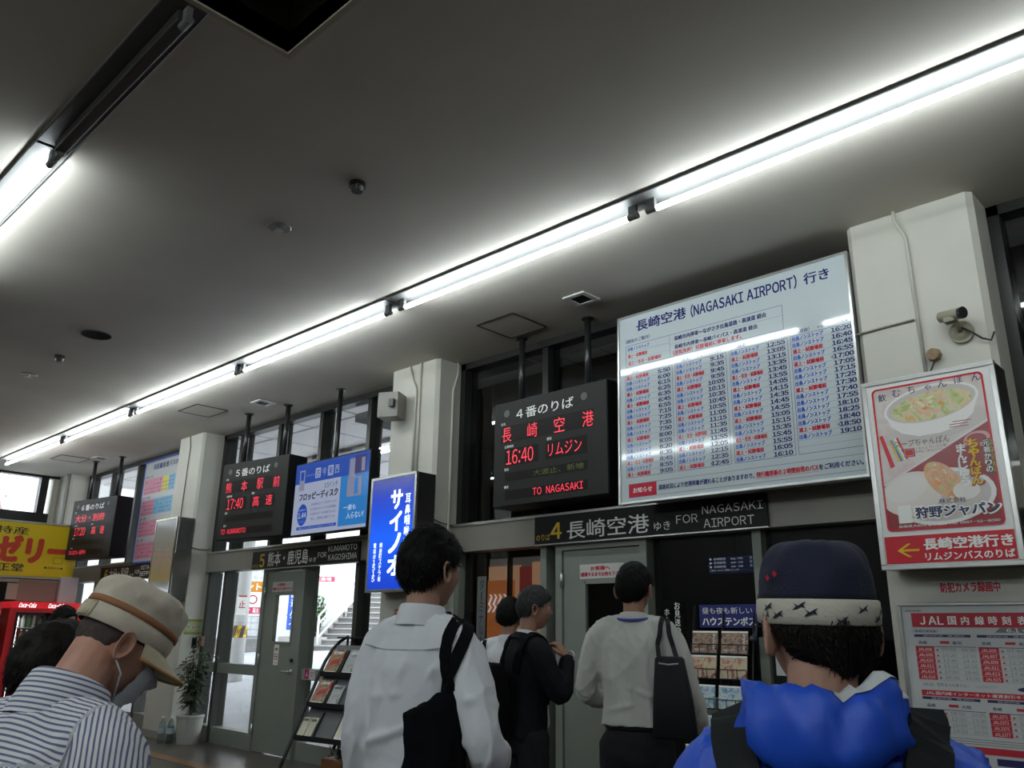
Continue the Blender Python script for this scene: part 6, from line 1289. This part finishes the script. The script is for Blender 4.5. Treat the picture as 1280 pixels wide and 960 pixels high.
# hood bunched behind the neck
def hood():
    n = 56
    prof = [(.078, .00), (.083, .062), (.094, .086), (.104, .088), (.112, .078), (.120, .058), (.126, .035), (.130, .012), (.128, -.012), (.112, -.035)]
    rings = []
    for j, (r_, dz) in enumerate(prof):
        row = []
        for k in range(n):
            a = 2*math.pi*k/n; back = max(0, -math.sin(a)); front = max(0, math.sin(a)); u = (r_-.078)
            q1 = noise.noise(Vector((math.cos(a)*2.6, math.sin(a)*2.6, j*.22))); q2 = noise.noise(Vector((math.cos(a)*5.5+3, math.sin(a)*5.5, j*.30+9))); nz = (.5-abs(q1)*2)*.020+(.4-abs(q2)*2)*.012
            w3 = min(1, j/2); rad = .078+u*(.85+.45*back-.45*front)+nz*w3
            row.append(Vector((rad*math.cos(a)*1.08, -.014+rad*math.sin(a)*1.02, P6.zs+.045+dz*(.55+.40*back+.12*abs(math.cos(a)))-.05*front*(j > 3)+nz*w3*.9+.028*w3*math.exp(-((a-R(320))/.40)**2)+.020*w3*math.exp(-((a-R(205))/.25)**2))))
        rings.append(row)
    mb = MB(); mb.loft(rings[2:], cap=False); o = mb.build('hood', blue, P6.top, smooth=True)
    mm = MB(); off = [[p_+Vector((0, 0, .002))+(p_-Vector((0, 0, p_.z))).normalized()*.002 for p_ in r_[43:55]] for r_ in rings[1:5]]; mm.add([p_ for r_ in off for p_ in r_], [(i*12+k, i*12+k+1, (i+1)*12+k+1, (i+1)*12+k) for i in range(3) for k in range(11)]); mm.build('turned_lining', mat('lining_white', (.50, .51, .52), .8), o, smooth=True)
    mm = MB(); mm.loft(rings[:3], cap=False); mm.build('hood_lining', mat('lining_white', (.50, .51, .52), .8), o, smooth=True)
    mm = MB(); mm.loft([[Vector(((r_)*math.cos(2*math.pi*k/n), -.004+r_*1.05*math.sin(2*math.pi*k/n), z)) for k in range(n)] for r_, z in ((.078, P6.zs+.03), (.072, P6.zs+.095), (.068, P6.zs+.112), (.062, P6.zs+.10), (.062, P6.zs+.03))], cap=False); mm.build('inner_collar', mat('collar_black', (.012, .012, .013), .9), o, smooth=True)
hood()
T = thing('backpack', 'dark grey backpack on the person in the blue jacket', 'bag', P6.t.location, P6.t.rotation_euler.z); bp6 = mat('strap_grey', (.016, .018, .018), .85, bump=.3, bscale=260, spec=.2)
mb = MB(); mb.loft([ell((0, -.27, z), a, b, 28, 3.2) for z, a, b in ((z6-.62, .13, .05), (z6-.60, .16, .10), (z6-.38, .17, .11), (z6-.20, .155, .085), (z6-.15, .12, .05), (z6-.145, .09, .03))]); mb.build('backpack_body', bp6, T, smooth=True)
for s_ in (-1, 1): strap(P6, [((s_*.11, -.20, z6-.17), (0, -1, .3))]+proj_strap(P6.top, P6, [(s_*.125, -.16, z6-.06), (s_*.145, -.10, z6+.05), (s_*.150, -.03, z6+.10), (s_*.145, .06, z6+.06), (s_*.135, .14, z6-.08), (s_*.15, .12, z6-.28)], .012), .032, .007, bp6, 'shoulder_strap', T)
# 6 --- the man with the beige cap, mask and striped shirt
h1 = 1.36; z1 = h1-.185
stripem = mat('shirt_striped', (.6, .6, .62), .75, bump=.06, bscale=500)
nt = stripem.node_tree; at = nt.nodes.new('ShaderNodeAttribute'); at.attribute_name = 'stripe'; mu = nt.nodes.new('ShaderNodeMath'); mu.operation = 'MULTIPLY'; mu.inputs[1].default_value = 2*math.pi/.0115
si = nt.nodes.new('ShaderNodeMath'); si.operation = 'SINE'; rp = nt.nodes.new('ShaderNodeValToRGB'); e = rp.color_ramp.elements; e[0].position = .22; e[0].color = (.12, .125, .25, 1); e[1].position = .46; e[1].color = (.66, .66, .66, 1)
ad = nt.nodes.new('ShaderNodeMath'); ad.operation = 'MULTIPLY_ADD'; ad.inputs[1].default_value = .5; ad.inputs[2].default_value = .5
nt.links.new(at.outputs['Fac'], mu.inputs[0]); nt.links.new(mu.outputs[0], si.inputs[0]); nt.links.new(si.outputs[0], ad.inputs[0]); nt.links.new(ad.outputs[0], rp.inputs[0]); nt.links.new(rp.outputs[0], nt.nodes['Principled BSDF'].inputs['Base Color'])
def stripes(me, P):
    v0, n0 = getv(me); zs = P.zs
    x, y, z = v0.T
    ang = np.arctan2(x, -(y)); s_ = ang*.135                     # vertical stripes round the body
    yoke = (z > zs-.03) & (np.abs(x) < .160)
    sy = -(y*.75)+(z-zs)*1.0                                    # level stripes over the yoke
    s_ = np.where(yoke, .75*(y+z), s_)
    for i in (0, 1):                                            # stripes along each sleeve
        p0 = np.array(P.sh[i]); p1 = np.array(P.arms[i][0]); p2 = np.array(P.arms[i][1]); sg = (-1, 1)[i]
        d = p1-p0; d /= np.linalg.norm(d); q = v0-p0; rad = q-np.outer(q@d, d); aa = np.arctan2(rad[:, 1], rad[:, 0]*sg); sl = (x*sg > .160)
        s_ = np.where(sl, .75*(x*sg+y), s_)
    a = me.attributes.new('stripe', 'FLOAT', 'POINT'); a.data.foreach_set('value', s_.astype('f4'))
    wrinkle(.0032, 20, 31)(me, P)
P1 = person('man in a blue and white striped shirt and beige cap, head bowed', (-2.035, .822, h1), (-.927, .374), body=48, head=(30, 30, -4), lean=.155, drop=.185, vox=.0042, top=('shirt', stripem), shirt_infl=.026, hair=dict(m_=mat('hair_cropped', (.045, .030, .024), .8, var=.4, vscale=90), thick=.0035, front=.3, side=-.02, back=-.55, strands=0, seed=3), skin='skin_fair', skinc=(.46, .235, .165), topfn=stripes, width=1.03, tuck=False, neck_r=.060)
co = collar(P1, stripem, .080, .050, .062, 26, lean=.034, name='collar', bot=-.05)
me = co.data; v, n = getv(me); a = me.attributes.new('stripe', 'FLOAT', 'POINT'); a.data.foreach_set('value', (v[:, 2]*1.0+v[:, 1]*.35).astype('f4'))
sm1 = fabric('striped_seam', (.45, .45, .46), .8)
ring_on(P1, [(-.158, -.10, z1-.03), (-.08, -.15, z1-.03), (.0, -.16, z1-.03), (.08, -.15, z1-.03), (.158, -.10, z1-.03)], sm1, 'yoke_seam', .002); ring_on(P1, [(.160, .08, z1-.02), (.160, .0, z1+.08), (.160, -.07, z1+.03), (.160, -.12, z1-.12)], sm1, 'sleeve_seam', .002)
beige = mat('cap_beige', (.52, .46, .37), .85, bump=.25, bscale=350, var=.12, vscale=14); brown = mat('cap_brown', (.28, .115, .045), .7, bump=.2, bscale=200); cream2 = mat('cap_edge_cream', (.50, .44, .31), .85, bump=.2, bscale=200)
T1, M1, ring1, ab1 = cap(P1, beige, beige, brown, (cream2, mat('cap_tan_edge', (.42, .22, .08), .7)), 'beige worker cap with a brown stripe and tan-edged visor on the masked man', pitch=-2, r=(.090, .108), h=.112, z0=.022, puff=.007)
mb = MB()
for k in range(9):   # gathered elastic at the back of the band
    a0 = R(262+k*4.5); mb.tube([M1 @ Vector(((ab1[0]+.006)*math.cos(a0), (ab1[1]+.006)*math.sin(a0), z)) for z in (-.006, .006, .020, .030)], [.003, .0048, .0048, .003], 6)
mb.build('elastic_gathers', cream2, T1, smooth=True)
# mask
T = thing('face_mask', 'white face mask with ear loops on the man in the beige cap', 'mask', P1.t.location, P1.t.rotation_euler.z); mm = mat('mask_white', (.62, .64, .67), .7)
mb = MB(); rows = []
for j in range(11):
    zz = .03-j*.0115*1.06; row = []
    for k in range(21):
        xx = (k-10)/10; d = Vector((xx*.78, math.sqrt(max(.02, 1-(xx*.78)**2))*.95, (zz-.035)/.118*.9)).normalized(); hp_ = head_shape(np.array([d[:]]))[0]
        lift = .010+.012*(1-xx*xx)*math.sin(math.pi*(j+.5)/11.5)+(.0025 if j % 3 == 1 else 0)
        row.append(P1.Mh @ Vector((hp_[0]*1.03, hp_[1]+lift*.9, -.015-j*.0095)))
    rows.append(row)
v = [p for r_ in rows for p in r_]; f = []
bk = P1.Mh.to_3x3() @ Vector((0, -.0025, 0)); nv = len(v)
for j in range(10):
    for k in range(20): q = (j*21+k, j*21+k+1, (j+1)*21+k+1, (j+1)*21+k); f.append(q[::-1]); f.append(tuple(i+nv for i in q))
mb.add(v+[p+bk for p in v], f); mb.build('mask_sheet', mm, T, smooth=True)
for s_, k in ((-1, 0), (1, 20)):
    mb = MB(); a, b = rows[0][k], rows[-1][k]; mb.tube([a, P1.Mh @ Vector((s_*.081, .035, .015)), P1.Mh @ Vector((s_*.081, .008, .028))], .0022, 6); mb.tube([b, P1.Mh @ Vector((s_*.078, .025, -.058)), P1.Mh @ Vector((s_*.079, -.004, -.038))], .0022, 6); mb.build('ear_loop', mm, T, smooth=True)
# 7, 8 --- people mostly hidden at the left
P7 = person('dark-haired person low behind the striped shirt, only hair showing', (-2.654, .891, 1.271), (-.948, .318), body=30, head=(20, 15, 0), lean=.05, drop=.2, vox=.009, top=('shirt', fabric('top_dark', (.03, .03, .035))), hair=dict(m_=hairb, thick=.03, front=.2, side=-.5, back=-1.1, strands=2500, ln=.06, seed=14), width=.88)
P8 = person('distant person with brown hair beside the red fridge', (-8.45, 2.88, 1.451), (-.948, .318), body=100, head=(10, 0, 0), lean=.02, drop=.21, vox=.01, top=('shirt', fabric('top_brown', (.16, .10, .08))), hair=dict(m_=hairb, thick=.022, front=.35, side=-.3, back=-.8, strands=400, seed=15), width=.9)
bpy.data.objects.remove(_to); bpy.data.curves.remove(_tc)
